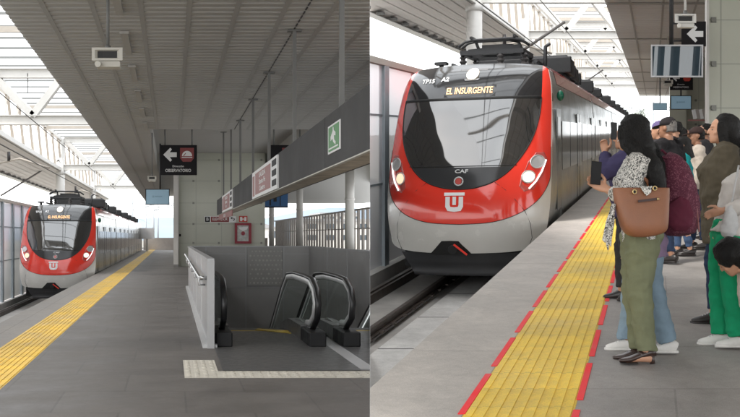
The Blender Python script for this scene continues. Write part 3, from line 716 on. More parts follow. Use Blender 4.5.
# ------------------------------------------------------------------ speakers, cameras, monitors
def speaker(st, X, Y, Z, w, label, ceilz, shell):
    """box loudspeaker on a ceiling pole, its mouth towards the camera, a small horn below"""
    P = st.P; s = thing('loudspeaker', label, 'loudspeaker', P(X, Y, Z - w * 0.55))
    h = w * 0.42
    q = MB(); fn = lambda a, b, d: P(X + a, Y + d, Z + b)
    # flared hollow shell
    o = [(-w / 2, -h / 2), (w / 2, -h / 2), (w / 2, h / 2), (-w / 2, h / 2)]; i = [(a * 0.80, b * 0.66) for a, b in o]; bk = [(a * 0.72, b * 0.7) for a, b in o]
    v = [fn(a, b, 0) for a, b in o] + [fn(a, b, 0) for a, b in i] + [fn(a * .8, b * .8, 0.10 * w) for a, b in i] + [fn(a, b, w * 0.75) for a, b in bk]
    fs = []
    for k in range(4):
        n = (k + 1) % 4
        fs += [(k, n, n + 4, k + 4), (k + 4, n + 4, n + 8, k + 8), (k, k + 12, n + 12, n)]
    fs += [(12, 13, 14, 15)]
    q.add(v, fs); build(q, 'cabinet', shell, s, st)
    q = MB(); q.add([fn(a * .8, b * .8, 0.099 * w) for a, b in i], [(0, 1, 2, 3)])
    for k in range(-3, 4): q.add([fn(k * w * .09 - .004, b, 0.09 * w) for b in (-h * .26, h * .26)] + [fn(k * w * .09 + .004, b, 0.09 * w) for b in (h * .26, -h * .26)], [(0, 1, 2, 3)])
    build(q, 'grille', 'grille', s, st)
    q = MB(); q.box(X - w * .36, X + w * .42, Y + .02, Y + w * .6, Z - h * 0.98, Z - h / 2, 0, st); q.tube([P(X - w * .30, Y - w * .12, Z - h * .82), P(X - w * .22, Y + w * .15, Z - h * .72)], [w * .11, w * .05], 14)
    build(q, 'lower_unit', shell, s, st, bevel=0.01)
    q = MB(); q.tube([P(X, Y + w * .35, Z + h * .5), P(X, Y + w * .35, ceilz)], w * 0.055, 12); build(q, 'pole', 'rod' if st is A else shell, s, st)
    q = MB(); q.cyl(P(X, Y + w * .35, Z + h * .5), w * .1, 0.05, 12); build(q, 'collar', 'rod', s, st)
    return s
speaker(A, -0.83, 13, 2.36, 0.40, 'large beige box loudspeaker on a pole near the top left of the left station', cz, 'speaker')
speaker(A, (152 - 171) * .034, 34, (235.5 - 178) * .034, 0.30, 'tiny beige loudspeaker hung beside the black OBSERVATORIO sign', cz, 'speaker')
speaker(B, (685.5 - 653) * .013, 13, (133 - 18.3) * .013, 0.28, 'white box loudspeaker on a pole in front of the right arrow sign', cz, 'speaker_b')
speaker(B, (668 - 653) * .036, 36, (133 - 82) * .036, 0.36, 'grey loudspeaker hanging behind the large monitor of the right station', cz, 'speaker')

def monitor(st, X, Y, Z, w, h, label, scr, frame, ceilz, content=None, pole=0.0, up=True, tilt=0.0):
    if tilt:
        st0 = st; st = St(st0.t, st0.g, st0.side, st0.off); st.P = lambda x, y, z: st0.P(x, y - (min(z, Z + h / 2) - Z) * tilt, z)     # leaning forward
    P = st.P; s = thing('monitor', label, 'monitor', P(X, Y, Z - h / 2))
    q = MB(); q.box(X - w / 2, X + w / 2, Y + 0.03, Y + 0.12, Z - h / 2, Z + h / 2, 0, st); build(q, 'housing', 'black', s, st, bevel=0.01)
    b = 0.03 * w
    q = MB()
    for a in ((-w / 2, w / 2, h / 2 - b, h / 2), (-w / 2, w / 2, -h / 2, -h / 2 + b), (-w / 2, -w / 2 + b, -h / 2 + b, h / 2 - b), (w / 2 - b, w / 2, -h / 2 + b, h / 2 - b)):
        q.box(X + a[0], X + a[1], Y, Y + 0.03, Z + a[2], Z + a[3], 0, st)
    build(q, 'bezel', frame, s, st)
    q = MB(); q.box(X - w / 2 + b, X + w / 2 - b, Y + 0.012, Y + 0.03, Z - h / 2 + b, Z + h / 2 - b, 0, st); build(q, 'screen', scr, s, st)
    if content: content(s)
    if up:
        q = MB(); q.tube([P(X + pole, Y + 0.08, Z + h / 2), P(X + pole, Y + 0.08, ceilz)], 0.03, 8); build(q, 'pole', 'dark_metal', s, st)
    return s
def scr_marks(st, X, Y, Z, w):
    def f(s):
        q = MB(); q.box(X - w * .22, X - w * .14, Y + 0.008, Y + 0.012, Z - 0.03, Z + 0.05, 0, st); q.box(X - w * .12, X + w * .2, Y + 0.008, Y + 0.012, Z - 0.005, Z + 0.04, 0, st)
        build(q, 'screen_mark', 'screen_text', s, st)
    return f
X, Y, Z = (157.5 - 171) * .038, 38, (235.5 - 196.8) * .038
monitor(A, X, Y, Z, 0.92, 0.60, 'blue lit monitor hanging under the OBSERVATORIO sign', 'screen_blue', 'black', cz, scr_marks(A, X, Y, Z, .9), 0.1)
X, Y, Z = (677 - 653) * .0168, 16.8, (133 - 61) * .0168
monitor(B, X, Y, Z, 0.88, 0.545, 'large silver framed monitor with reflective screen hanging over the right platform', 'screen_dark', 'frame_silver', cz, None, -0.10, tilt=.105)
t = thing('reflection_posts', 'row of dark posts added behind the viewpoint for the monitor to reflect', 'reflection posts', B.P(16, -7.5, -CAMH))
for i in range(15):
    q = MB(); x = 11.5 + .62 * i + (.2 if i % 3 == 0 else 0); q.box(x - .08 - .1 * (i % 2), x + .08, -7.6, -7.4, -CAMH, 8, 0, B); build(q, 'mullion', 'dark_metal', t, B)  # unseen posts, added only to show as stripes in the monitor screen
X, Y, Z = (681 - 653) * .040, 40, (133 - 102.5) * .040
monitor(B, X, Y, Z, 0.84, 0.56, 'small dark blue monitor in front of the far cream shaft', 'screen_blue', 'black', cz, scr_marks(B, X, Y, Z, .8))
X, Y, Z = (660 - 653) * .052, 52, (133 - 106.5) * .052
monitor(B, X, Y, Z, 0.74, 0.38, 'smallest dark monitor, leftmost above the far heads', 'screen_blue', 'black', cz)
# right arrow sign on its frame
Yr = 17.2
def bx_(px): return (px - 653) / 1000 * Yr
def bz_(py): return (133 - py) / 1000 * Yr
s = thing('direction_sign', 'black hanging sign with white left arrow beside the near cream shaft', 'sign', B.P(bx_(694), Yr, bz_(46)))
q = MB(); q.box(bx_(681.5), bx_(706), Yr, Yr + 0.1, bz_(46), bz_(21.5), 0, B); build(q, 'board', 'sign_black', s, B)
q = MB(); q.prism([(a * 16.5 * .0172, b * 17 * .0172) for a, b in ARROW], 0.002, 0.008, FB(bx_(695), Yr, bz_(34))); build(q, 'arrow', 'sign_white', s, B)
q = MB(); q.box(bx_(670.5), bx_(673.5), Yr + 0.02, Yr + 0.09, bz_(46), cz, 0, B); q.box(bx_(673.5), bx_(681.5), Yr + 0.02, Yr + 0.08, bz_(41.5), bz_(39.5), 0, B); q.box(bx_(673.5), bx_(681.5), Yr + 0.02, Yr + 0.08, bz_(24), bz_(22), 0, B)
build(q, 'frame', 'dark_metal', s, B)
Yr = 38.0
s = thing('direction_sign', 'small black sign with arrow and red symbol behind the large monitor', 'sign', B.P(bx_(681), Yr, bz_(90)))
q = MB(); q.box(bx_(670), bx_(693), Yr, Yr + 0.1, bz_(90), bz_(72), 0, B); build(q, 'board', 'sign_black', s, B)
q = MB(); q.prism([(a * 7.5 * .038, b * 8 * .038) for a, b in ARROW], 0.002, 0.008, FB(bx_(676), Yr, bz_(77.5))); build(q, 'arrow', 'sign_white', s, B)
q = MB(); q.prism([(-.14, .14), (.14, .14), (.14, -.08), (.08, -.14), (-.08, -.14), (-.14, -.08)], 0.002, 0.008, FB(bx_(687), Yr, bz_(77.5))); build(q, 'roundel', 'sign_red', s, B)
q = MB(); text_mb('Dirección', 0.07, FB(bx_(681), Yr - 0.002, bz_(84.5)), 0.004, mb=q); build(q, 'lettering', 'sign_white', s, B, norm=False); q = MB(); text_mb('OBSERVATORIO', 0.10, FB(bx_(681), Yr - 0.002, bz_(87.3)), 0.004, mb=q, sx=0.82); build(q, 'lettering', 'sign_white', s, B, norm=False)
for px in (673, 690):
    q = MB(); q.tube([B.P(bx_(px), Yr + .05, bz_(72)), B.P(bx_(px), Yr + .05, cz)], 0.03, 8); build(q, 'hanger', 'dark_metal', s, B)

# ------------------------------------------------------------------ cream shafts
def shaft(st, x0, x1, y0, y1, ztop, label, cols, rows, base=-CAMH):
    s = thing('elevator_shaft', label, 'elevator shaft', st.P((x0 + x1) / 2, y0, base))
    q = MB(); q.box(x0, x1, y0, y1, base, ztop, 0, st); build(q, 'cladding', 'cream_wall', s, st)
    q = MB()
    for x in cols: q.box(x - 0.008, x + 0.008, y0 - 0.003, y0, base, ztop, 0, st)
    for z in rows: q.box(x0, x1, y0 - 0.004, y0 - 0.001, z - 0.008, z + 0.008, 0, st)
    build(q, 'panel_joint', 'joint', s, st)
    for x in cols:
        for z in rows:
            for dx in (-0.13,):
                q = MB(); q.cyl(st.P(x + dx, y0 - 0.035, z), 0.04, 0.03, 12, axis='y'); q.box(x + dx - .05, x + dx + .05, y0 - 0.012, y0 - 0.004, z - .05, z + .05, 0, st); build(q, 'fixing_bolt', 'bolt', s, st)
    return s
Yw = 50.3
wx = lambda px: (px - 171) / 1000 * Yw
wz = lambda py: (235.5 - py) / 1000 * Yw
sh = shaft(A, wx(179), wx(265), Yw, 58, 4.17, 'cream panelled elevator shaft behind the escalators of the left station', [wx(196), wx(221.5), wx(264)], [wz(160), wz(181), wz(203), wz(224), wz(243)])
q = MB(); q.box(wx(173.5), wx(178), Yw - 0.5, Yw + 0.1, -CAMH, cz - 0.01, 0, A); q.box(wx(178), wx(179), Yw - 0.3, Yw + 0.05, -CAMH, 4.17, 0, A); build(q, 'corner_post', 'white_steel', sh, A)
q = MB(); q.box(wx(173.5), wx(178.5), Yw - 0.55, Yw + 0.1, -CAMH, -CAMH + 0.12, 0, A); build(q, 'post_foot', 'cladding', sh, A)
q = MB(); q.box(wx(178.2), wx(181), Yw - 0.06, Yw - 0.004, wz(236.5), wz(234), 0, A); build(q, 'call_button', 'sign_black', sh, A)
# narrow maroon lift sign, red extinguisher sign, hose cabinet
s = thing('elevator_sign', 'narrow ELEVADOR sign with black arrow on the cream shaft wall', 'sign', A.P(wx(220), Yw, wz(222)))
yy = Yw - 0.03
q = MB(); q.box(wx(204.5), wx(236), yy, yy + 0.02, wz(222.4), wz(216.2), 0, A); build(q, 'board', 'sign_white', s, A)
q = MB(); q.box(wx(205), wx(209.8), yy - 0.005, yy, wz(222), wz(216.7), 0, A); build(q, 'pictogram_panel', 'sign_black', s, A)
q = MB(); text_mb('B', 0.24, FA(wx(207.4), yy - 0.006, wz(219.3)), 0.003, mb=q); build(q, 'letter', 'sign_white', s, A, norm=False)
q = MB(); q.box(wx(210.8), wx(229), yy - 0.005, yy, wz(222), wz(216.7), 0, A); build(q, 'name_panel', 'sign_maroon', s, A)
q = MB(); text_mb('ELEVADOR', 0.19, FA(wx(219.9), yy - 0.006, wz(219.3)), 0.003, mb=q, sx=0.82, bold=0.002); build(q, 'lettering', 'sign_white', s, A, norm=False)
q = MB(); AF = FA(wx(232.8), yy - 0.006, wz(219.3))
arc = [(0.02 + 0.075 * math.cos(a), 0.0 + 0.075 * math.sin(a)) for a in [R(-100 + 20 * k) for k in range(10)]]; arc2 = [(0.02 + 0.035 * math.cos(a), 0.0 + 0.035 * math.sin(a)) for a in [R(-100 + 20 * k) for k in range(10)]]
q.prism(arc + arc2[::-1], 0, 0.003, AF); q.prism([(-0.13, 0.06), (-0.02, 0.12), (-0.02, 0.0)], 0, 0.003, AF); build(q, 'arrow', 'sign_black', s, A)
s = thing('fire_sign', 'small red sign with white symbols above the fire hose cabinet', 'sign', A.P(wx(243), Yw, wz(222)))
q = MB(); q.box(wx(239), wx(247.3), yy, yy + 0.02, wz(222), wz(216), 0, A); build(q, 'board', 'sign_red', s, A)
q = MB(); q.box(wx(240), wx(242.2), yy - 0.004, yy, wz(221.2), wz(217), 0, A); q.box(wx(242.2), wx(244), yy - 0.004, yy, wz(219.6), wz(218.6), 0, A); q.box(wx(244.2), wx(246.4), yy - 0.004, yy, wz(221.2), wz(217), 0, A); build(q, 'pictogram', 'sign_white', s, A)
s = thing('fire_hose_cabinet', 'dark red fire hose cabinet with glazed door on the cream shaft wall', 'fire hose cabinet', A.P(wx(243), Yw, wz(243.5)))
y0 = Yw - 0.22
q = MB()
for a in ((234.6, 251, 223, 225.4), (234.6, 251, 241.2, 243.6), (234.6, 237, 225.4, 241.2), (248.4, 251, 225.4, 241.2)): q.box(wx(a[0]), wx(a[1]), y0, Yw - 0.005, wz(a[3]), wz(a[2]), 0, A)
build(q, 'frame', 'hose_red', s, A, bevel=0.012)
q = MB(); q.box(wx(237), wx(248.4), y0 + 0.05, y0 + 0.07, wz(241.2), wz(225.4), 0, A); build(q, 'window', 'hose_glass', s, A)
q = MB(); q.cyl(A.P(wx(242.8), y0 + 0.02, wz(233.4)), 0.10, 0.03, 20, axis='y'); build(q, 'reel_hub', 'hose_red', s, A)
q = MB(); q.prism([(-0.24, 0.3), (0.26, 0.34), (0.2, 0.2), (0.0, 0.12), (-0.15, 0.2)], 0, 0.01, FA(wx(242.8), y0 + 0.045, wz(233.4))); build(q, 'hose_fold', 'sign_white', s, A)

Ywb = 17.5
bx = lambda px: (px - 653) / 1000 * Ywb
bz = lambda py: (133 - py) / 1000 * Ywb
sh = shaft(B, bx(709), 5.5, Ywb, Ywb + .5, cz - 0.005, 'near cream panelled wall at the right edge behind the waiting people', [bx(721), 2.9], [bz(20), bz(64), bz(108), bz(150)])
q = MB(); q.box(bx(706.5), bx(709), Ywb - 0.05, Ywb + .5, -CAMH, cz - 0.01, 0, B); build(q, 'corner_post', 'white_steel', sh, B)
sh = shaft(B, (686 - 653) * .046, 7, 46, 54, cz - 0.005, 'far cream elevator shaft behind the heads of the crowd', [2.1], [1.5, 0.4, -0.6])
q = MB(); q.box((669.5 - 653) * .046, (686 - 653) * .046, 45.5, 46.4, -CAMH, cz - 0.01, 0, B); build(q, 'corner_post', 'cream_wall', sh, B)
t = thing('reflection_wall', 'dark clad wall along the back of the right platform', 'wall', B.P(9.5, 50, -CAMH))
q = MB(); q.box(9.5, 9.7, 18, 96, -CAMH, cz, 0, B); build(q, 'cladding', 'fin', t, B)  # unseen wall, added so the train side reflects something dark
# far wayfinding boards seen end-on past the shaft
s = thing('wayfinding_sign', 'tilted grey wayfinding panels by the near shaft above the far heads', 'sign', B.P((699 - 653) * .03, 30, 0.4))
for k in range(4):
    x = (694 + 3.3 * k - 653) * .03
    q = MB(); q.prism([(0, 0), (.10, .02), (.04, .3), (-.06, .27)], 0, 0.4, lambda a, b, d, x=x: B.P(x + a, 30 + d, .42 + b)); build(q, 'panel', 'fin' if k % 2 else 'sign_white', s, B)
q = MB(); q.box((688 - 653) * .03, (706 - 653) * .03, 30, 30.04, .36, .405, 0, B); build(q, 'lower_strip', 'sign_pink', s, B)

# ------------------------------------------------------------------ escalator well
t = thing('well_wall', 'dark steel clad parapet around the far end and right side of the escalator well', 'parapet', A.P(2.4, 30, -CAMH))
zt = -0.354
q = MB(); q.box(0.62, 4.2, 30, 30.06, -6.5, zt, 0, A); build(q, 'back_panel', 'cladding', t, A)
q = MB(); q.box(4.14, 4.2, 9, 30, -6.5, zt, 0, A); build(q, 'side_panel', 'cladding', t, A)
q = MB(); q.box(0.6, 4.22, 29.98, 30.08, zt, zt + 0.04, 0, A); q.box(4.12, 4.22, 9, 29.98, zt, zt + 0.04, 0, A); build(q, 'coping', 'cladding_seam', t, A)
q = MB()
for x in (1.05, 2.25, 3.38): q.box(x - .02, x + .02, 29.985, 30, -6, zt, 0, A)
for z in (zt - 0.2, -1.55): q.box(.62, 4.14, 29.988, 29.998, z - .012, z + .012, 0, A)
for y in (11.5, 14.5, 17.5, 20.5, 23.5, 26.5): q.box(4.128, 4.14, y - .02, y + .02, -6, zt, 0, A)
build(q, 'seam', 'cladding_seam', t, A)
q = MB(); q.box(2.3, 3.33, 29.97, 29.99, -1.5, zt - 0.02, 0, A); pp_ = build(q, 'perforated_panel', 'perf', t, A)
q = MB()
for i in range(9):
    for j in range(8):
        x = 2.38 + .11 * i + (.055 if j % 2 else 0); z = -1.42 + .135 * j
        if random.random() < 0.88: q.cyl(A.P(x, 29.962, z), random.uniform(.018, .034), 0.006, 8, axis='y')
build(q, 'perforation', 'perf_dot', pp_, A)
# well floor / flights below
q = MB(); q.box(0.62, 4.14, 16.6, 30, -6.6, -6.5, 0, A); q.box(.56, .62, 16.6, 30, -6.6, -CAMH - .165, 0, A); q.box(.62, 4.14, 16.55, 16.6, -6.6, -CAMH - .165, 0, A)
tag(build(q, 'lower_floor', 'cladding', st=A), None, None, kind='structure')

t = thing('railing', 'pale metal sheet railing along the left side of the escalator well', 'railing', A.P(.54, 22, -CAMH))
q = MB(); q.box(.52, .56, 13.9, 30, -CAMH + .05, zt, 0, A); build(q, 'panel', 'balus', t, A)
q = MB(); q.box(.50, .60, 13.85, 30.02, zt, zt + .035, 0, A); q.box(.50, .60, 13.8, 13.9, -CAMH, zt, 0, A); build(q, 'end_frame', 'balus', t, A)
q = MB(); q.box(.44, .64, 13.85, 30, -CAMH, -CAMH + .05, 0, A); build(q, 'kick_strip', 'trim', t, A)
q = MB(); q.tube([A.P(.42, 14.6, -.62), A.P(.42, 29.5, -.56)], 0.03, 12); q.tube([A.P(.52, 14.6, -.62), A.P(.42, 14.6, -.62)], .03, 12); build(q, 'handrail', 'steel', t, A)
for y in (15.2, 18, 21, 24, 27):
    q = MB(); q.tube([A.P(.52, y, -.75), A.P(.43, y, -.75), A.P(.42, y, -.64)], .016, 8); build(q, 'rail_bracket', 'steel', t, A)
for y in (17, 20.2, 23.4, 26.6):
    q = MB(); q.box(.512, .52, y - .02, y + .02, -CAMH + .05, zt, 0, A); build(q, 'post', 'trim', t, A)

# escalators: newel-ended glass balustrades dropping into the well
def balustrade(par, X, side, has_base=True):
    """one balustrade of an escalator; side = +1 / -1 : where its inner side is"""
    z0 = -CAMH
    # centre line of the handrail in (Y, Z)
    top = -0.615
    pts = [(16.2, z0 + .20), (15.2, z0 + .17), (14.45, z0 + .22), (14.0, z0 + .40), (13.9, z0 + .60), (14.05, z0 + .80), (14.5, top - .02), (15.2, top), (16.6, top), (17.5, top - .05), (18.3, top - .32), (19.3, top - .76), (22.5, top - 2.2), (29.4, top - 5.3)]
    q = MB(); q.tube([A.P(X, y, z) for y, z in pts], [(.045, .03)] * len(pts), 12, ref=(1, 0, 0)); build(q, 'handrail', 'rubber', par, A)
    inn = [(y + (.16 if i < 9 else 0), z - (.05 if i > 4 else -.03)) for i, (y, z) in enumerate(pts)]
    inn = [(15.0, z0 + .25), (14.6, z0 + .28), (14.24, z0 + .42), (14.14, z0 + .60), (14.27, z0 + .77), (14.65, top - .075), (15.2, top - .06), (16.6, top - .06), (17.45, top - .11), (18.22, top - .38), (19.2, top - .82), (22.4, top - 2.26), (29.3, top - 5.36)]
    q = MB(); q.tube([A.P(X + side * .018, y, z) for y, z in inn], [(.03, .05)] * len(inn), 8, ref=(1, 0, 0)); build(q, 'trim_strip', 'trim', par, A)
    # glass
    gl = [(14.3, z0 + .25)] + inn[3:9] + [(18.22, top - .38), (19.2, top - .82), (19.2, z0 - 1.1), (17.2, z0 + .12), (15, z0 + .2)]
    q = MB()
    q.prism([(y, z) for y, z in inn[1:]] + [(29.3, -7.3), (19.3, -2.75), (17.6, z0 - .05), (16.5, z0 + .12)], -.005, .005, lambda a, b, d: A.P(X + d, a, b)); build(q, 'glass_panel', 'esc_glass', par, A)
    # deck / skirt under the glass
    sk = [(14.9, z0), (14.9, z0 + .22), (16.5, z0 + .20), (17.6, z0 + .03), (19.3, z0 - .75), (29.3, z0 - 5.3), (29.3, z0 - 6.2), (17.0, z0 - .6)]
    q = MB(); q.prism(sk, -.12, .12, lambda a, b, d: A.P(X + d, a, b)); build(q, 'skirt', 'plate', par, A)
    q = MB(); q.box(X - .12, X + .12, 13.95, 14.9, z0, z0 + .21, 0, A); build(q, 'newel_base', 'black', par, A, bevel=0.02)
def flight(par, x0, x1):
    z0 = -CAMH
    q = MB(); y, z = 17.0, z0 - 0.01
    q.box(x0, x1, 16.4, 17.0, z - .1, z, 0, A)
    for k in range(26):
        dz = min(0.22, 0.06 * (k + 1)); z -= dz
        q.box(x0, x1, y, y + .52, z - .25, z, 0, A); q.box(x0, x1, y - 0.004, y + .035, z + .0, z + .004, 1, A)
        y += .50
        if y > 29.2: break
    build(q, 'steps', ['dark_metal', 'step_yellow'], par, A)
    q = MB(); q.box(x0, x1, 16.25, 16.42, z0 - .012, z0 + .006, 0, A); build(q, 'comb_plate', 'step_yellow', par, A)
    q = MB(); q.box(x0 - .28, x1 + .29, 11.55, 16.25, z0 + .002, z0 + .008, 0, A)
    build(q, 'landing_plate', 'plate', par, A)
e = thing('escalator', 'left escalator going down beside the pale railing', 'escalator', A.P(1.4, 14, -CAMH), 'escalators in the well')
balustrade(e, .74, 1); balustrade(e, 2.05, -1); flight(e, .88, 1.91)
q = MB(); q.prism([(1.45, 16.6), (1.90, 16.2), (1.90, 15.8), (1.38, 16.4)], 0, 0.012, lambda a, b, d: A.P(a, b, -CAMH + .008 + d)); 
build(q, 'warning_mark', 'step_yellow', e, A)
e = thing('escalator', 'right escalator whose far side is cut off by the party wall line', 'escalator', A.P(3.2, 14, -CAMH), 'escalators in the well')
balustrade(e, 2.53, 1); balustrade(e, 3.84, -1); flight(e, 2.67, 3.70)
q = MB(); q.box(2.2, 2.38, 11.6, 17.5, -CAMH + .002, -CAMH + .012, 0, A)
tag(build(q, 'divider_strip', 'balus', st=A), 'pale metal strip on the floor between the two escalators', 'floor strip')
# cream tactile paving before the landing
q = MB(); z0 = -CAMH
q.box(.15, .54, 10.95, 12.5, z0 - .02, z0 + .004, 0, A); q.box(.54, 4.1, 10.95, 11.47, z0 - .02, z0 + .004, 0, A)
for i in range(4):
    for j in range(12): q.cyl(A.P(.2 + .096 * i, 11.02 + .127 * j, z0 + .004), .03, .006, 8, r2=.022)
for i in range(34):
    for j in range(4): q.cyl(A.P(.6 + .1 * i, 11.02 + .127 * j, z0 + .004), .03, .006, 8, r2=.022)
tag(build(q, 'tactile_warning', 'cream_tactile', st=A), None, None, kind='structure')

# right side of the left station: columns and louvred fence
for i, y in enumerate((54, 75, 96)):
    q = MB(); X = 9.65; q.tube([A.P(X, y, -CAMH), A.P(X, y, cz)], .25, 24); q.tube([A.P(X, y, 1.9), A.P(X, y, 2.0)], .28, 24)
    tag(build(q, 'column', 'white_steel', st=A), 'cream round column behind the escalator well, %s from the camera' % ORD[i], 'column', 'round columns right of the shaft')
X = 10.5
ft = thing('fence', 'beige louvred fence with glass gaps behind the escalator well', 'fence', A.P(X, 75, -CAMH))
q = MB(); q.box(X - .08, X + .08, 50, 101, 1.40, 1.50, 0, A); build(q, 'top_rail', 'fin', ft, A)
y = 52.0
while y < 101:
    q = MB(); q.box(X - .06, X + .06, y - .13, y + .13, -CAMH, 1.40, 0, A); build(q, 'post', 'fin', ft, A)
    q = MB(); q.box(X - .01, X + .01, y + .13, y + 1.20, -CAMH, -.95, 0, A); build(q, 'infill', 'fin', ft, A)
    q = MB(); q.box(X - .02, X + .02, y + .13, y + 1.2, .35, .41, 0, A); build(q, 'mid_rail', 'fin', ft, A)
    y += 1.33
q = MB(); q.box(-3, 10.5, 108.6, 108.8, -CAMH, -.25, 0, A)
tag(build(q, 'end_wall', 'fin', st=A), 'low grey barrier closing the far end of the left platform', 'barrier')
q = MB(); q.box(-1.6, 9.4, 95.6, 95.8, -CAMH, .12, 0, B)
tag(build(q, 'end_wall', 'fin', st=B), 'low grey barrier closing the far end of the right platform', 'barrier')
s = thing('platform_sign', 'white board on a post at the far end of the left platform', 'sign', A.P(-2.3, 100, -CAMH))
q = MB(); q.box(-3.2, -1.65, 100, 100.08, -.35, .75, 0, A); build(q, 'board', 'sign_white', s, A)
q = MB(); q.box(-2.5, -2.32, 100.08, 100.2, -CAMH, .6, 0, A); build(q, 'post', 'white_steel', s, A)
# painted red dashes beside the yellow strip of the right platform
q = MB()
for X, ph in ((-1.062, 0.0), (-.428, .3)):
    y = 4.4 + ph
    while y < 60:
        L = .92
        q.box(X - .020, X + .020, y, y + L, -CAMH + .001, -CAMH + .006, 0, B); y += L + .22
tag(build(q, 'platform_marking', 'red_mark', st=B), None, None, kind='structure')
# ------------------------------------------------------------------ train (local: x right, y back from the nose, z up from the rails)
OUT = [  # Gx, Gz, Rx, Rz, Wx, Wz  from roof to chin
    (1.21, 4.02, 1.315, 3.95, 1.33, 3.93), (1.25, 3.72, 1.385, 3.68, 1.40, 3.66), (1.265, 3.39, 1.425, 3.33, 1.435, 3.32),
    (1.25, 3.05, 1.445, 2.93, 1.46, 2.92), (1.18, 2.70, 1.46, 2.5, 1.475, 2.48), (1.03, 2.38, 1.47, 2.14, 1.485, 2.10),
    (.82, 2.11, 1.45, 1.88, 1.485, 1.75), (.57, 1.935, 1.30, 1.60, 1.465, 1.38), (.31, 1.85, 1.0, 1.385, 1.40, 1.02), (.13, 1.825, .56, 1.255, 1.22, .76), (0, 1.82, 0, 1.22, 0, .70)]
def cr(p0, p1, p2, p3, t):
    return tuple(.5 * ((2 * b) + (-a + c) * t + (2 * a - 5 * b + 4 * c - d) * t * t + (-a + 3 * b - 3 * c + d) * t ** 3) for a, b, c, d in zip(p0, p1, p2, p3))
SUB = 6
ROWS = []
for i in range(len(OUT) - 1):
    p = [OUT[max(i - 1, 0)], OUT[i], OUT[i + 1], OUT[min(i + 2, len(OUT) - 1)]]
    for k in range(SUB): ROWS.append(cr(*p, k / SUB))
ROWS.append(OUT[-1])
DZ = [(.2, .45), (.45, .26), (.7, .14), (1.0, .04), (1.3, 0), (1.7, .07), (2.2, .28), (2.7, .6), (3.2, .97), (3.6, 1.32), (3.9, 1.72), (4.02, 2.0), (4.12, 2.4)]
def dz(z):
    z = max(.2, min(4.12, z))
    for (a, ya), (b, yb) in zip(DZ[:-1], DZ[1:]):
        if a <= z <= b:
            t = (z - a) / (b - a); return ya + (yb - ya) * t
def dzs(z): return (dz(z - .12) + 2 * dz(z) + dz(z + .12) + dz(z - .06) + dz(z + .06)) / 6
def D(x, z): return dzs(z) + .80 * (abs(x) / 1.47) ** 3.6
def TP(x, z, off=0.0):
    """point on the nose surface, off metres out of it"""
    e = .01
    gx = (D(x + e, z) - D(x - e, z)) / (2 * e); gz = (D(x, z + e) - D(x, z - e)) / (2 * e)
    n = Vector((gx, -1, gz)).normalized()
    return Vector((x, D(x, z), z)) + n * off
ZCR = lambda x: 4.02 + .10 * (1 - (x / 1.25) ** 2)

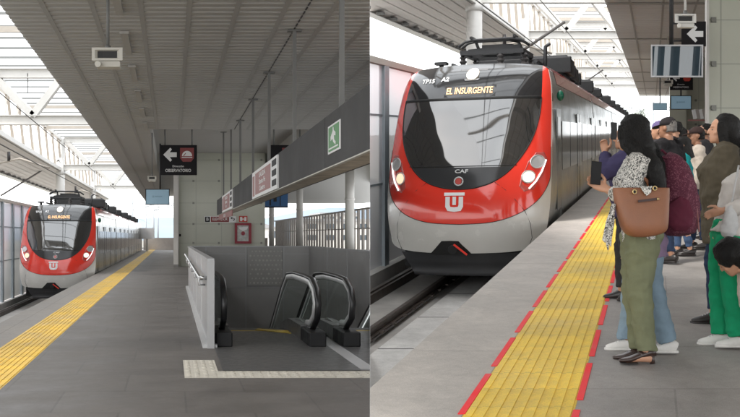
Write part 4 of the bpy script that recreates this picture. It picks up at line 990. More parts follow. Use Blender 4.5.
def make_train(label, base, yaw, pitch, cars, carlen):
    T = local_thing('train', label, 'train', base, (pitch, 0, yaw), 'red and white electric trains')
    def grid(pts, name, m, off=0.0, par=T, smooth=True):
        q = MB(); nr, nc = len(pts), len(pts[0])
        q.add([p for r in pts for p in r], [(i * nc + j, i * nc + j + 1, (i + 1) * nc + j + 1, (i + 1) * nc + j) for i in range(nr - 1) for j in range(nc - 1)], 0, smooth)
        return build(q, name, m, par)
    bi = 2 * SUB                          # row where brow and windscreen meet
    def grow(r): gx, gz = r[0], r[1]; return [(gx * (-1 + 2 * j / 40), gz) for j in range(41)]
    br = []
    for i, r in enumerate(ROWS[:bi + 1]):
        row = grow(r); f = 1 - i / bi
        br.append([TP(x, z + .075 * f * (1 - (x / 1.25) ** 2)) for x, z in row])
    brow = grid(br, 'brow', 't_brow')
    lo = next(i for i, r in enumerate(ROWS) if r[1] < 2.22)
    ws = grid([[TP(x, z) for x, z in grow(r)] for r in ROWS[bi:lo + 1]], 'windscreen', 't_glass')
    grid([[TP(x, z) for x, z in grow(r)] for r in ROWS[lo:]], 'lower_screen', 't_lower_glass', par=ws)
    # seal between, and bead round the windscreen
    q = MB(); xs = [-1.262 + 2.524 * j / 30 for j in range(31)]
    q.tube([TP(x, 3.39, .002) for x in xs], [(.035, .012)] * 31, 8, ref=(0, 0, 1))
    loop = [(-r[0], r[1]) for r in ROWS[bi:]] + [(r[0], r[1]) for r in ROWS[bi:][::-1]][1:]
    q.tube([TP(x, z, .001) for x, z in loop], .012, 6)
    build(q, 'seal', 't_seal', ws)
    # dash line low in the windscreen
    q = MB(); xs = [-.95 + 1.9 * j / 30 for j in range(31)]
    q.tube([TP(x, 2.21, .002) for x in xs], .008, 6); build(q, 'dash_line', 't_seal', ws)
    for s in (-1, 1):
        pass
    red = []; whi = []
    for r in ROWS:
        gx, gz, rx, rz, wx_, wz_ = r
        red.append([TP(-(gx + (rx - gx) * j / 10), gz + (rz - gz) * j / 10, .004 * math.sin(math.pi * j / 10)) for j in range(11)])
        whi.append([TP(-(rx + (wx_ - rx) * j / 8), rz + (wz_ - rz) * j / 8) for j in range(9)])
    def mirror(g): return [[Vector((-p.x, p.y, p.z)) for p in r] for r in g]
    both = lambda g: g + mirror(g)[::-1][1:]
    grid(both(red), 'front_surround', 't_red'); chin = grid(both(whi), 'front_chin', 't_white')
    # panel gaps
    q = MB()
    q.tube([TP(-r[2], r[3], .001) for r in ROWS[4 * SUB:]] + [TP(r[2], r[3], .001) for r in ROWS[4 * SUB:][::-1]][1:], .006, 6)
    for s_ in (-1, 1):
        q.tube([TP(s_ * x, z, .001) for x, z in ((.60, 1.93), (.78, 1.80), (.95, 1.62), (1.1, 1.42), (1.18, 1.2), (1.2, .95), (1.12, .74))], .005, 6)
    build(q, 'panel_gap', 't_seal', chin)
    # body shell extruded from the outline
    L = cars * carlen
    wrow = [(r[4], r[5]) for r in ROWS[:9 * SUB + 1]]
    yb = 3.2
    def stretch(x, z, t, y1): y0 = D(x, z); return Vector((x, y0 + (y1 - y0) * t, z))
    for s in (-1, 1):
        # red return behind the front surround and the silver flank of the cab
        fr = [[stretch(x, z, 0, yb), Vector((x, D(x, z) + .16, z))] for x, z in wrow[:5 * SUB]]
        fr = [[Vector((s * p.x, p.y, p.z)) for p in r] for r in fr]
        grid(fr, 'surround_return', 't_red')
        cab = [[Vector((s * x, D(x, z) + (.16 if i < 5 * SUB else 0) + (yb - D(x, z) - (.16 if i < 5 * SUB else 0)) * j / 8, z)) for j in range(9)] for i, (x, z) in enumerate(wrow)]
        grid(cab, 'cab_side', 't_white' if False else 't_silver')
    # roof of the cab
    def rz(x): return 4.02 + .10 * (1 - (x / 1.33) ** 2) if abs(x) < 1.25 else 3.95
    top = [Vector((p.x, p.y, p.z)) for p in br[0]]
    rr = [top] + [[Vector((1.25 * (-1 + 2 * j / 40), y, 4.02 + .10 * (1 - (1.25 * (-1 + 2 * j / 40) / 1.3) ** 2))) for j in range(41)] for y in (2.6, 3.0, yb)]
    grid(rr, 'cab_roof', 't_brow')
    for s in (-1, 1):
        e = [[Vector((s * abs(r[-1].x) if False else s * 1.21, r[0].y if k == 0 else yb, 4.02)), Vector((s * 1.33, (D(1.33, 3.93) if k == 0 else yb), 3.93))] for k, r in enumerate((rr[0], rr[-1]))]
        grid(e, 'roof_edge', 't_red')
    sec = [(1.33, 3.93), (1.40, 3.66), (1.435, 3.32), (1.465, 2.95), (1.475, 2.5), (1.475, 1.9), (1.475, 1.3), (1.46, .95), (1.40, .62)]
    for c in range(cars):
        y0 = yb if c == 0 else c * carlen + .18; y1 = (c + 1) * carlen - .18
        car = None
        q = MB()
        ring = [(-x, z) for x, z in sec[::-1]] + [(-1.25, 4.02), (-.7, 4.10), (0, 4.13), (.7, 4.10), (1.25, 4.02)] + sec
        q.add([Vector((x, y0, z)) for x, z in ring] + [Vector((x, y1, z)) for x, z in ring],
              [(i, i + 1, i + 1 + len(ring), i + len(ring)) for i in range(len(ring) - 1)] + [tuple(range(len(ring))), tuple(range(len(ring), 2 * len(ring)))], 0, False)
        car = build(q, 'car_body', 't_silver', T)
        for s in (-1, 1):
            q = MB(); q.quad((s * 1.337, y0, 3.94), (s * 1.337, y1, 3.94), (s * 1.397, y1, 3.70), (s * 1.397, y0, 3.70)); 
            q.quad((s * 1.26, y0, 4.03), (s * 1.26, y1, 4.03), (s * 1.337, y1, 3.94), (s * 1.337, y0, 3.94)); build(q, 'roof_stripe', 't_red', car, norm=False)
            q = MB(); q.box(min(s * 1.38, s * 1.42), max(s * 1.38, s * 1.42), y0, y1, .35, .62); build(q, 'skirt', 't_black', car)
            # doors and windows along the side
            n = max(2, int((y1 - y0) / 4.2)); seg = (y1 - y0) / n
            for k in range(n):
                a = y0 + k * seg
                X = s * 1.483
                q = MB(); q.box(min(X, X - s * .01), max(X, X - s * .01), a + .15, a + seg - 1.65, 2.02, 2.98); w = build(q, 'window', 't_window', car)
                q = MB(); q.box(min(X, X - s * .006), max(X, X - s * .006), a + .15 + (seg - 1.8) * .5 - .02, a + .15 + (seg - 1.8) * .5 + .02, 2.02, 2.98); 
                q.v = [Vector((p.x + s * .003, p.y, p.z)) for p in q.v]; build(q, 'mullion', 't_seal', w)
                q = MB(); q.box(min(X, X - s * .015), max(X, X - s * .015), a + seg - 1.55, a + seg - .1, 1.22, 3.2); d = build(q, 'door', 't_door', car)
                for b0 in (a + seg - 1.45, a + seg - .79):
                    q = MB(); XX = X + s * .004; q.box(min(XX, XX - s * .01), max(XX, XX - s * .01), b0, b0 + .56, 1.95, 3.0); build(q, 'pane', 't_window', d)
                q = MB(); XX = X + s * .004; q.box(min(XX, XX - s * .01), max(XX, XX - s * .01), a + seg - .835, a + seg - .815, 1.22, 3.2); build(q, 'gap', 't_seal', d)
        if c:
            q = MB(); q.box(-1.25, 1.25, c * carlen - .18, c * carlen + .18, .7, 3.85); build(q, 'gangway', 't_seal', T)
        # roof boxes
        for k, (a, l, w_, h) in enumerate(((.30, 2.2, 1.7, .42), (.62, 2.0, 1.8, .34), (.86, 1.5, 1.5, .30)) if c else ((.42, 2.2, 2.0, .40), (.66, 2.4, 1.8, .36), (.86, 1.6, 1.7, .32))):
            yc = y0 + (y1 - y0) * a
            q = MB(); q.box(-w_ / 2 + .3, w_ / 2 + .3, yc - l / 2, yc + l / 2, 4.16, 4.16 + h); q.box(-w_ / 2 + .2, w_ / 2 + .4, yc - l / 2 - .06, yc - l / 2, 4.14, 4.16 + h * .9); q.box(-w_ / 2 + .4, w_ / 2 + .2, yc - l / 2 + .1, yc + l / 2 - .1, 4.05, 4.16); u = build(q, 'roof_unit', 'dark_metal', car, bevel=.03)
        q = MB()
        for sx_ in (-.75, .95): q.tube([Vector((sx_, y0 + .4, 4.2)), Vector((sx_, y1 - .4, 4.2))], .035, 8)
        build(q, 'roof_conduit', 'dark_metal', car)
    # pantograph
    yp = 4.6
    q = MB()
    for x in (-.62, .62):
        q.bar((x, yp - .6, 4.46), (x, yp + 1.1, 4.46), .09)
    for y in (yp - .6, yp + .3, yp + 1.1): q.bar((-.66, y, 4.46), (.66, y, 4.46), .09)
    q.bar((-.55, yp - .2, 4.5), (.55, yp - .2, 4.56), .12); q.box(-.3, .35, yp, yp + .5, 4.46, 4.66)
    pan = build(q, 'pantograph', 'dark_metal', T)
    q = MB()
    for x in (-.60, .60): q.tube([Vector((x * .8, yp + 1.0, 4.5)), Vector((x * .75, yp + .2, 4.72)), Vector((x * .6, yp - .4, 4.70))], .035, 8)
    for y in (yp - .45, yp - .1): q.tube([Vector((-.72, y, 4.60)), Vector((-.58, y, 4.70)), Vector((-.40, y, 4.73)), Vector((.40, y, 4.73)), Vector((.58, y, 4.70)), Vector((.72, y, 4.60))], .028, 8)
    for x in (-.45, .45): q.bar((x, yp - .5, 4.78), (x, yp, 4.78), .05)
    build(q, 'collector_head', 'dark_metal', pan)
    for x, y in ((-.62, yp - .5), (.18, yp - .6), (.66, yp - .5), (-.6, yp + 1.0), (.6, yp + 1.0)):
        q = MB(); pts = []; rad = []
        for k in range(9): pts += [Vector((x, y, 4.06 + .045 * k))]; rad += [(.10 if k % 2 else .065) - .003 * k]
        q.tube(pts, rad, 14, smooth=False); build(q, 'insulator', 'insul', pan)
    q = MB(); q.tube([Vector((-.98, 3.6, 4.05)), Vector((-.98, 3.6, 4.22))], .05, 10); q.box(-1.1, -.86, 3.45, 3.75, 4.2, 4.26); build(q, 'antenna', 'dark_metal', T)
    q = MB(); q.tube([Vector((1.05, 4.4, 4.0)), Vector((1.05, 4.5, 4.55)), Vector((1.1, 4.75, 4.62))], .04, 10); build(q, 'horn', 'dark_metal', T)
    # lamps
    for s in (-1, 1):
        q = MB(); hull = [(1.02, 1.98), (1.12, 2.26), (1.24, 2.42), (1.36, 2.42), (1.42, 2.28), (1.36, 2.02), (1.22, 1.78), (1.08, 1.75), (1.0, 1.84)]
        v = [TP(s * x, z, .003) for x, z in hull]; v2 = [TP(s * (1.2 + (x - 1.2) * .93), 2.1 + (z - 2.1) * .93, .012) for x, z in hull]; n = len(hull)
        q.add(v + v2, [(i, (i + 1) % n, (i + 1) % n + n, i + n) for i in range(n)] + [tuple(range(n, 2 * n))], 0)
        h = build(q, 'headlight', 'lamp_shell', T)
        for (x, z, rad, m) in ((1.26, 2.25, .105, 'lamp_clear' if s > 0 else 'lamp_clear'), (1.13, 2.0, .10, 'lamp_on' if s > 0 else 'lamp_warm')):
            q = MB()
            c = TP(s * x, z, .018); vs = [c + (TP(s * x, z, .04) - c) * .5]; 
            ringp = [TP(s * (x + rad * math.cos(a)), z + rad * 1.02 * math.sin(a), .018) for a in [2 * math.pi * k / 24 for k in range(24)]]
            q.add(vs + ringp, [(0, 1 + k, 1 + (k + 1) % 24) for k in range(24)], 0, True); build(q, 'lamp', m, h)
            q = MB(); q.tube([TP(s * (x + rad * math.cos(a)), z + rad * 1.02 * math.sin(a), .018) for a in [2 * math.pi * k / 24 for k in range(25)]], .012, 6); build(q, 'lamp_ring', 'trim', h)
        q = MB(); st_ = [(1.385, 2.27), (1.33, 2.08), (1.25, 1.92), (1.15, 1.80)]
        q.tube([TP(s * x, z, .018) for x, z in st_], .015, 8); build(q, 'light_strip', 'led', h)
    # top lamp in its pale trapezoid, destination display, numbers
    ZB = lambda x, z: Vector(TP(x, z + .0, .004))
    q = MB(); a = [(-.27, 3.98), (.27, 3.98), (.12, 3.74), (-.12, 3.74)]
    q.add([TP(x, z, .010) for x, z in a], [(0, 1, 2, 3)]); tl = build(q, 'top_lamp', 'lamp_recess', T)
    q = MB(); q.add([TP(.115 * math.cos(t), 3.86 + .115 * math.sin(t), .024) for t in [2 * math.pi * k / 24 for k in range(24)]], [tuple(range(24))]); build(q, 'lamp', 'lamp_on', tl)
    fn = lambda cx, cz_: (lambda a, b, d: TP(cx + a, cz_ + b, .006 + d))
    q = MB(); q.add([TP(x, z, .005) for x, z in ((-.46, 3.65), (.48, 3.65), (.48, 3.44), (-.46, 3.44))], [(0, 1, 2, 3)]); dp = build(q, 'destination_display', 'black', brow)
    q = MB(); text_mb('EL INSURGENTE', .165, fn(.0, 3.545), .003, mb=q, sx=.72, bold=.002); build(q, 'lettering', 'amber', dp, norm=False)
    q = MB(); text_mb('TP15', .115, fn(-.83, 3.76), .003, mb=q, sx=1.1, bold=.003); build(q, 'number', 't_mark', brow, norm=False); q = text_mb('A2', .115, fn(-.5, 3.78), .003, sx=1.1, bold=.003); build(q, 'number', 't_mark', brow, norm=False)
    q = MB(); text_mb('CAF', .085, fn(.02, 2.12), .003, mb=q, sx=1.5, bold=.002); build(q, 'lettering', 'trim', ws, norm=False)
    q = MB(); q.add([TP(-.02 + .055 * math.cos(t), 1.95 + .055 * math.sin(t), .02) for t in [2 * math.pi * k / 16 for k in range(16)]], [tuple(range(16))]); q.tube([TP(-.02 + .075 * math.cos(t), 1.95 + .07 * math.sin(t), .01) for t in [2 * math.pi * k / 16 for k in range(17)]], .014, 6, 1)
    build(q, 'camera', ['lamp_shell', 'trim'], ws)
    # emblem: U under a bar
    q = MB(); F = fn(-.08, 1.60)
    k = .155
    q.prism([(-k * 1.15, k * 1.05), (k * 1.15, k * 1.05), (k * 1.15, k * .72), (-k * 1.15, k * .72)], 0, .006, F)
    o = [(-k, k * .55)] + [(-k + .09 - .09 * math.cos(t), -k * .95 + .09 - .09 * math.sin(t)) for t in [i * math.pi / 10 for i in range(6)]]
    left = [(-k, k * .6), (-k, -k * .5), (-k * .75, -k * .95), (0, -k * 1.05), (0, -k * .55), (-k * .42, -k * .5), (-k * .5, -k * .3), (-k * .5, k * .6)]
    q.prism(left, 0, .006, F); q.prism([(-a, b) for a, b in left], 0, .006, F)
    q.prism([(-k * .2, k * .6), (k * .2, k * .6), (k * .2, -k * .3), (-k * .2, -k * .3)], 0, .006, F)
    build(q, 'emblem', 't_mark', T)
    # dark surface panel standing in for the shade inside the coupler opening, bar, bumper
    q = MB(); a = [(-.50, .69), (-.27, .93), (.03, .93), (.06, .85), (.24, .69)]
    cols = [(-.55, .69, .69), (-.44, .69, .80), (-.32, .69, .93), (-.16, .69, .935), (-.02, .69, .93), (.04, .69, .86), (.12, .69, .78), (.20, .69, .69)]
    cp = grid([[TP(x, z0 + (z1 - z0) * k / 4, .006) for x, z0, z1 in cols] for k in range(5)], 'coupler_shade_panel', 't_seal', par=chin)
    q = MB(); q.bar(TP(-.10, .89, .05), TP(.12, .71, .06), .035); build(q, 'pull_bar', 't_red', cp)
    q = MB(); q.tube([TP(-.14, .78, -.1), TP(-.14, .78, .03)], .08, 12); build(q, 'coupler', 'dark_metal', cp)
    q = MB(); rows = []
    for k in range(7):
        z = .70 - .40 * k / 6; xw = 1.16 - .28 * k / 6
        rows.append([Vector((xw * (-1 + 2 * j / 24), D(xw * (-1 + 2 * j / 24), .7) + .06 + (.10 * (k / 6) if k < 4 else .10 - .03 * (k - 4)), z)) for j in range(25)])
    rows.append([Vector((p.x * .95, p.y + 1.6, .32)) for p in rows[-1]])
    grid(rows, 'bumper', 't_black')
    q = MB(); q.box(-1.3, 1.3, 1.4, L, .32, .8); build(q, 'underframe', 't_seal', T)
    # green lamp on the cab side
    q = MB(); q.ell((1.52, 2.55, 3.45), (.07, .10, .10), 14, 8); build(q, 'side_lamp', 'green_dot', T)
    for s in (-1, 1):
        q = MB(); q.box(min(s * 1.478, s * 1.488), max(s * 1.478, s * 1.488), 2.15, 3.0, 1.3, 3.2); d = build(q, 'cab_door', 't_door', T)
        q = MB(); q.box(min(s * 1.486, s * 1.492), max(s * 1.486, s * 1.492), 2.3, 2.85, 2.2, 3.05); build(q, 'pane', 't_window', d)
    return T

# A: nose 42 m away; B: nearer
ba = A.P(-4.58, 39.6, -2.8); bb = B.P(-3.34, 17.3, -2.8)
make_train('red and white train farther away on the left, arriving beside the empty platform', ba, -math.atan(A.t), 0, 4, 17.0)
make_train('red and white train close up on the right, its nose facing the crowd', bb, -math.atan(B.t), math.atan(B.g / math.sqrt(1 + B.t ** 2)), 5, 15.0)
# ------------------------------------------------------------------ people (local: x right, y forward, z up, metres)
def remeshed(mb, name, mats, parent, voxel, smooth=4, wr=0.0, wscale=6.0, fold=None, seed=0):
    """fuse overlapping closed shapes into one continuous skin, soften it, add cloth wrinkles"""
    bm = bmesh.new(); vv = [bm.verts.new(p) for p in mb.v]
    for f in mb.f:
        try: bm.faces.new([vv[i] for i in f])
        except ValueError: pass
    bmesh.ops.recalc_face_normals(bm, faces=bm.faces[:])
    me = bpy.data.meshes.new('tmp'); bm.to_mesh(me); bm.free()
    ob = bpy.data.objects.new('tmp', me); C.objects.link(ob)
    md = ob.modifiers.new('r', 'REMESH'); md.mode = 'VOXEL'; md.voxel_size = voxel
    if smooth: s = ob.modifiers.new('s', 'SMOOTH'); s.factor = 0.5; s.iterations = smooth
    dg = bpy.context.evaluated_depsgraph_get(); dg.update()
    out = bpy.data.meshes.new_from_object(ob.evaluated_get(dg)); out.name = name
    bpy.data.objects.remove(ob); bpy.data.meshes.remove(me)
    if wr:
        nv = [v.normal.copy() for v in out.vertices]
        for v, n in zip(out.vertices, nv):
            p = v.co
            a = noise.noise(Vector((p.x * wscale + seed * 7.3, p.y * wscale, p.z * wscale * 1.6)))
            b = noise.noise(Vector((p.x * wscale * 2.7 + seed, p.y * wscale * 2.7, p.z * wscale * 3.4 + 4)))
            k = 1 - abs(2 * noise.noise(Vector((p.x * wscale * .9, p.y * wscale * .9 + seed, p.z * wscale * .9 + p.x * 3))))
            v.co = p + n * wr * (a * .9 + b * .45 + (k ** 3) * .6 - .2)
    root = parent
    while root.parent: root = root.parent
    off = Vector(root.get('_b', (0, 0, 0)))
    for v in out.vertices: v.co -= off
    for p in out.polygons: p.use_smooth = True
    for m in (mats if isinstance(mats, (list, tuple)) else [mats]): out.materials.append(M[m])
    return link(name, out, parent)

def lerp(a, b, t): return a + (b - a) * t

def person(label, X, Y, H, yaw, st=B, top='charcoal', topfit=1.0, hem=.50, sleeve=.97, legs='jean_dark', legw=1.0, flare=0.0, shoes='shoe_black', shoe_kind='flat',
           hair='short', hairmat='hair', skin='skin', arms=None, lean=0, step=0.05, headturn=0, headtilt=0, vox=.011, seed=0, hg=.007, lock=False, collar=True, detail=False, drop=0, female=False, turnz=0, legturn=0, cuff=.075, squat=0.0, fingers=None, group='people waiting on the platform', headz=0):
    base = st.P(X, Y, -CAMH)
    P = local_thing('person', label, 'person', base, (0, 0, R(yaw)), group)
    V = lambda x, y, z: Vector((x, y, z)) * H
    rl = Matrix.Rotation(R(-lean), 4, 'X'); piv = V(0, 0, .53); SQ = V(0, -.36 * squat, -squat)
    U = lambda x, y, z: piv + SQ + (rl @ (V(x, y, z) - piv))       # upper body, bent at the hips
    hx = .048
    # legs
    if squat:
        hip = {s: V(s * hx, 0, .525) + SQ for s in (-1, 1)}
        knee = {s: V(s * .07, .15, .27) for s in (-1, 1)}
        ank = {s: V(s * .055, s * .02, .042) for s in (-1, 1)}
    else:
        hip = {s: V(s * hx, 0, .525) for s in (-1, 1)}
        knee = {s: V(s * .05, .012 + s * step * .5, .287) for s in (-1, 1)}
        ank = {s: V(s * .047, -.012 + s * step, .042) for s in (-1, 1)}
    sh = {s: U(s * .098, -.004, .806) for s in (-1, 1)}
    neck = U(0, -.004, .835)
    arms = arms or {}
    el, wr_ = {}, {}
    for s in (-1, 1):
        a = arms.get(s)
        if a: el[s], wr_[s] = U(*a[0]), U(*a[1])
        else: el[s], wr_[s] = U(s * .125, -.012, .635), U(s * .125, .03, .49)
    hm = Matrix.Translation(U(0, .004, .862)) @ Matrix.Rotation(R(-lean * .45), 4, 'X') @ Matrix.Rotation(R(headturn), 4, 'Z') @ Matrix.Rotation(R(-headtilt), 4, 'X')
    def Hd(x, y, z): return hm @ (V(x, y, z + headz) - V(0, .004, .862))
    # ---- body, one continuous skin
    b = MB()
    hr = [(.868, .016, .034, .020), (.876, .025, .028, .032), (.89, .032, .020, .043), (.906, .037, .011, .051), (.924, .0405, .005, .0555), (.944, .042, .002, .0575), (.963, .0405, 0, .056), (.98, .034, -.002, .047), (.992, .021, -.003, .030), (.998, .007, -.003, .010)]
    n = 18; vs = []
    for z, rx, yc, ry in hr:
        for j in range(n):
            t = 2 * math.pi * j / n; vs.append(Hd(rx * math.cos(t), yc + ry * math.sin(t) + .004, z))
    k = len(hr)
    b.add(vs, [(i * n + j, i * n + (j + 1) % n, (i + 1) * n + (j + 1) % n, (i + 1) * n + j) for i in range(k - 1) for j in range(n)] + [tuple(range(n))[::-1], tuple(range((k - 1) * n, k * n))])
    b.tube([Hd(0, .062, .938), Hd(0, .071, .922), Hd(0, .070, .912)], [.006 * H, .009 * H, .010 * H], 8)          # nose
    for s in (-1, 1):
        b.tube([Hd(s * .041, 0, .915), Hd(s * .046, -.004, .93), Hd(s * .045, -.006, .945)], [(.006 * H, .010 * H), (.007 * H, .016 * H), (.005 * H, .012 * H)], 8)
        b.tube([Hd(s * .008, .060, .944), Hd(s * .028, .054, .946)], [.006 * H, .005 * H], 8)    # brow
        b.tube([Hd(s * .022, .046, .915), Hd(s * .03, .035, .912)], [.012 * H, .010 * H], 8)      # cheek
    b.tube([Hd(-.014, .057, .897), Hd(0, .062, .898), Hd(.014, .057, .897)], [.004 * H, .006 * H, .004 * H], 8)
    b.tube([Hd(0, .048, .878), Hd(0, .044, .874)], [.012 * H, .010 * H], 8)
    b.tube([U(0, -.006, .80), U(0, -.005, .84), Hd(0, -.003, .885)], [.040 * H, .032 * H, .032 * H], 12)
    tor = [(.475, .082, .060, -.004), (.52, .092, .072, -.010), (.56, .086, .066, -.006), (.62, .074, .055, .004), (.68, .082, .060, .006), (.74, .094, .066, .006), (.785, .100, .058, .0), (.815, .082, .046, -.004), (.832, .046, .036, -.005)]
    if female: tor = [(z, rx * (1.02 if z < .57 else .93), ry * (1.0 if not .7 < z < .77 else 1.12), yc + (.008 if .7 < z < .77 else 0)) for z, rx, ry, yc in tor]
    def torso(mb, e, z0=0, z1=2, ex=0.0):
        pts = [(z, rx, ry, yc) for z, rx, ry, yc in tor if z0 <= z <= z1]
        mb.tube([U(0, yc, z) for z, rx, ry, yc in pts], [((rx * e + ex) * H, (ry * e + ex) * H) for z, rx, ry, yc in pts], 20, ref=(1, 0, 0))
    torso(b, .96)
    for s in (-1, 1):
        b.tube([sh[s], sh[s].lerp(el[s], .35), el[s], el[s].lerp(wr_[s], .3), wr_[s]], [.034 * H, .030 * H, .024 * H, .025 * H, .016 * H], 10)
        b.tube([hip[s], hip[s].lerp(knee[s], .4), knee[s], knee[s].lerp(ank[s], .3), ank[s]], [.052 * H, .048 * H, .033 * H, .034 * H, .020 * H], 12)
        # hand with five fingers
        d = (wr_[s] - el[s]).normalized(); 
        sd = Vector(a[2]) if (a := arms.get(s)) and len(a) > 2 else Vector((0, 1, 0))      # direction of the thumb side
        sd = (sd - d * sd.dot(d)).normalized(); nrm = d.cross(sd) * s
        grip = fingers.get(s, .35) if fingers else .35
        w0 = wr_[s]; L = .052 * H
        b.tube([w0 - d * .01, w0 + d * L * .4, w0 + d * L], [(.014 * H, .012 * H), (.022 * H, .011 * H), (.024 * H, .010 * H)], 10, ref=tuple(sd))
        for f in range(4):
            o = w0 + d * L * .95 + sd * (.0165 - .011 * f) * H; ln = (.040, .045, .042, .033)[f] * H
            p1 = o + (d * math.cos(grip * .8) + nrm * math.sin(grip * .8)) * ln * .5
            p2 = p1 + (d * math.cos(grip * 2) + nrm * math.sin(grip * 2)) * ln * .3
            p3 = p2 + (d * math.cos(grip * 3) + nrm * math.sin(grip * 3)) * ln * .25
            b.tube([o - d * .01, o, p1, p2, p3], [.0058 * H, .0056 * H, .0052 * H, .0046 * H, .0038 * H], 7)
        o = w0 + d * L * .35 + sd * .018 * H
        b.tube([o - sd * .008 * H, o + (sd * .75 + d * .6) * .018 * H, o + (sd * .6 + d * .8 + nrm * .3 * grip) * .038 * H, o + (sd * .45 + d * .9 + nrm * .6 * grip) * .052 * H], [.0075 * H, .0068 * H, .006 * H, .0045 * H], 7)
        # feet
        b.tube([ank[s] + V(0, -.02, -.02), ank[s] + V(0, .02, -.018), ank[s] + V(0, .085, -.030)], [(.018 * H, .018 * H), (.022 * H, .018 * H), (.018 * H, .009 * H)], 10, ref=(1, 0, 0))
    remeshed(b, 'body', skin, P, vox * .62 if detail else vox * .8, 2)
    for s in (-1, 1):
        q = MB(); c = Hd(s * .0165, .0545, .930); q.ell(c, (.0075 * H, .0055 * H, .0045 * H), 10, 6); build(q, 'eye', 'eye_white', P)
    # ---- trousers
    q = MB()
    pel = [(.47, .086, .066, -.006), (.515, .098, .078, -.010), (.56, .092, .071, -.006), (.60, .084, .064, .0)]
    q.tube([V(0, yc, z) + SQ for z, rx, ry, yc in pel], [(rx * H * (.96 + .06 * legw), ry * H * (.96 + .06 * legw)) for z, rx, ry, yc in pel], 20, ref=(1, 0, 0))
    for s in (-1, 1):
        hp, kn, an = hip[s], knee[s], ank[s]
        bt = an.lerp(kn, (cuff - .042) / .245) if cuff > .042 else an - V(0, 0, .042 - cuff)
        rb = (.030 + flare) * H * legw
        q.tube([hp + V(0, 0, .0), hp.lerp(kn, .25), hp.lerp(kn, .6), kn, kn.lerp(bt, .4), bt.lerp(kn, .1), bt], [(.053 * H * (.5 + .5 * legw) + .006, .066 * H * (.5 + .5 * legw)), (.056 * H * legw, .062 * H * legw), (.049 * H * legw, .052 * H * legw), (.043 * H * legw, .045 * H * legw), (.5 * (.041 * H * legw + rb), .5 * (.041 * H * legw + rb)), (rb, rb * 1.04), (rb * 1.02, rb * 1.06)], 14, ref=(1, 0, 0))
    remeshed(q, 'trousers', legs, P, vox, 3, .014 * H / 1.65, 7, seed=seed)
    # ---- shoes
    for s in (-1, 1):
        an = ank[s]; q = MB(); fy = an.y
        if shoe_kind == 'heel':
            pts = [(-.036, .048, .019, .016), (-.012, .046, .021, .02), (.025, .032, .022, .016), (.065, .017, .025, .0125), (.095, .013, .019, .009), (.108, .011, .009, .006)]
            q.tube([Vector((an.x, fy + y * H, z * H)) for y, z, rx, rz_ in pts], [(rx * H, rz_ * H) for y, z, rx, rz_ in pts], 14, ref=(1, 0, 0))
            so = build(q, 'shoe', shoes, P)
            q = MB(); q.tube([Vector((an.x, fy - .024 * H, .001)), Vector((an.x, fy - .022 * H, .012 * H)), Vector((an.x, fy - .018 * H, .040 * H))], [(.011 * H, .011 * H), (.012 * H, .012 * H), (.018 * H, .017 * H)], 12); build(q, 'heel', 'shoe_brown', so)
            q = MB(); q.tube([Vector((an.x - .020 * H, fy + .022 * H, .036 * H)), Vector((an.x, fy + .030 * H, .056 * H)), Vector((an.x + .020 * H, fy + .022 * H, .036 * H))], [(.003 * H, .008 * H)] * 3, 8); build(q, 'strap', shoes, so)
            q = MB(); q.tube([Vector((an.x, fy + y * H, .004)) for y in (.035, .075, .105)], [(.018 * H, .004), (.024 * H, .004), (.010 * H, .004)], 12, ref=(1, 0, 0)); build(q, 'sole', 'shoe_black', so)
        else:
            pts = [(-.042, .028, .016, .024), (-.03, .033, .022, .030), (.0, .034, .025, .032), (.03, .027, .025, .026), (.065, .021, .026, .0195), (.092, .017, .021, .015), (.104, .015, .012, .011)]
            q.tube([Vector((an.x, fy + y * H, z * H)) for y, z, rx, rz_ in pts], [(rx * H, rz_ * H) for y, z, rx, rz_ in pts], 14, ref=(1, 0, 0))
            so = remeshed(q, 'shoe', shoes, P, .008, 2)
            q = MB(); q.tube([Vector((an.x, fy + y * H, .0085 * H)) for y in (-.046, -.03, .03, .07, .096, .110)], [(.014 * H, .008 * H), (.024 * H, .009 * H), (.027 * H, .009 * H), (.0275 * H, .009 * H), (.021 * H, .009 * H), (.008 * H, .008 * H)], 14, ref=(1, 0, 0)); build(q, 'sole', shoes if 'white' in shoes else 'shoe_black', so)
            q = MB()
            for k in range(4): q.tube([Vector((an.x - .012 * H, fy + (.03 + .011 * k) * H, (.054 - .006 * k) * H)), Vector((an.x, fy + (.031 + .011 * k) * H, (.057 - .006 * k) * H)), Vector((an.x + .012 * H, fy + (.03 + .011 * k) * H, (.054 - .006 * k) * H))], .0025 * H, 6)
            if detail: build(q, 'lace', 'grey_bag', so)
    # ---- top
    q = MB()
    ff = topfit
    tt = [(z, rx, ry, yc) for z, rx, ry, yc in tor if z >= hem]
    zs = [hem] + [z for z, *_ in tt if z > hem + .02]
    def at(z):
        for (a, b_) in zip(tor[:-1], tor[1:]):
            if a[0] <= z <= b_[0]:
                t = (z - a[0]) / (b_[0] - a[0]); return [lerp(a[i], b_[i], t) for i in range(4)]
        if z < tor[0][0]: return [z, tor[1][1] * 1.0, tor[1][2] * 1.0, tor[1][3]]
        return list(tor[-1])
    rings = [at(z) for z in zs]
    e = lambda z: ff * (1.13 - .10 * max(0, (z - .72) / .12)) 
    mn = min(.092, .080 + .012 * ff)
    def upz(x, y, z): return U(x, y, z) if z >= .5 else (U(x, y, .5) - V(0, 0, .5 - z) if lean < 40 else U(x, y, z))
    q.tube([upz(0, r[3], r[0]) for r in rings], [(max(r[1], mn if r[0] < .7 else 0) * e(r[0]) * H, max(r[2], mn * .72 if r[0] < .7 else 0) * e(r[0]) * H) for r in rings], 22, ref=(1, 0, 0))
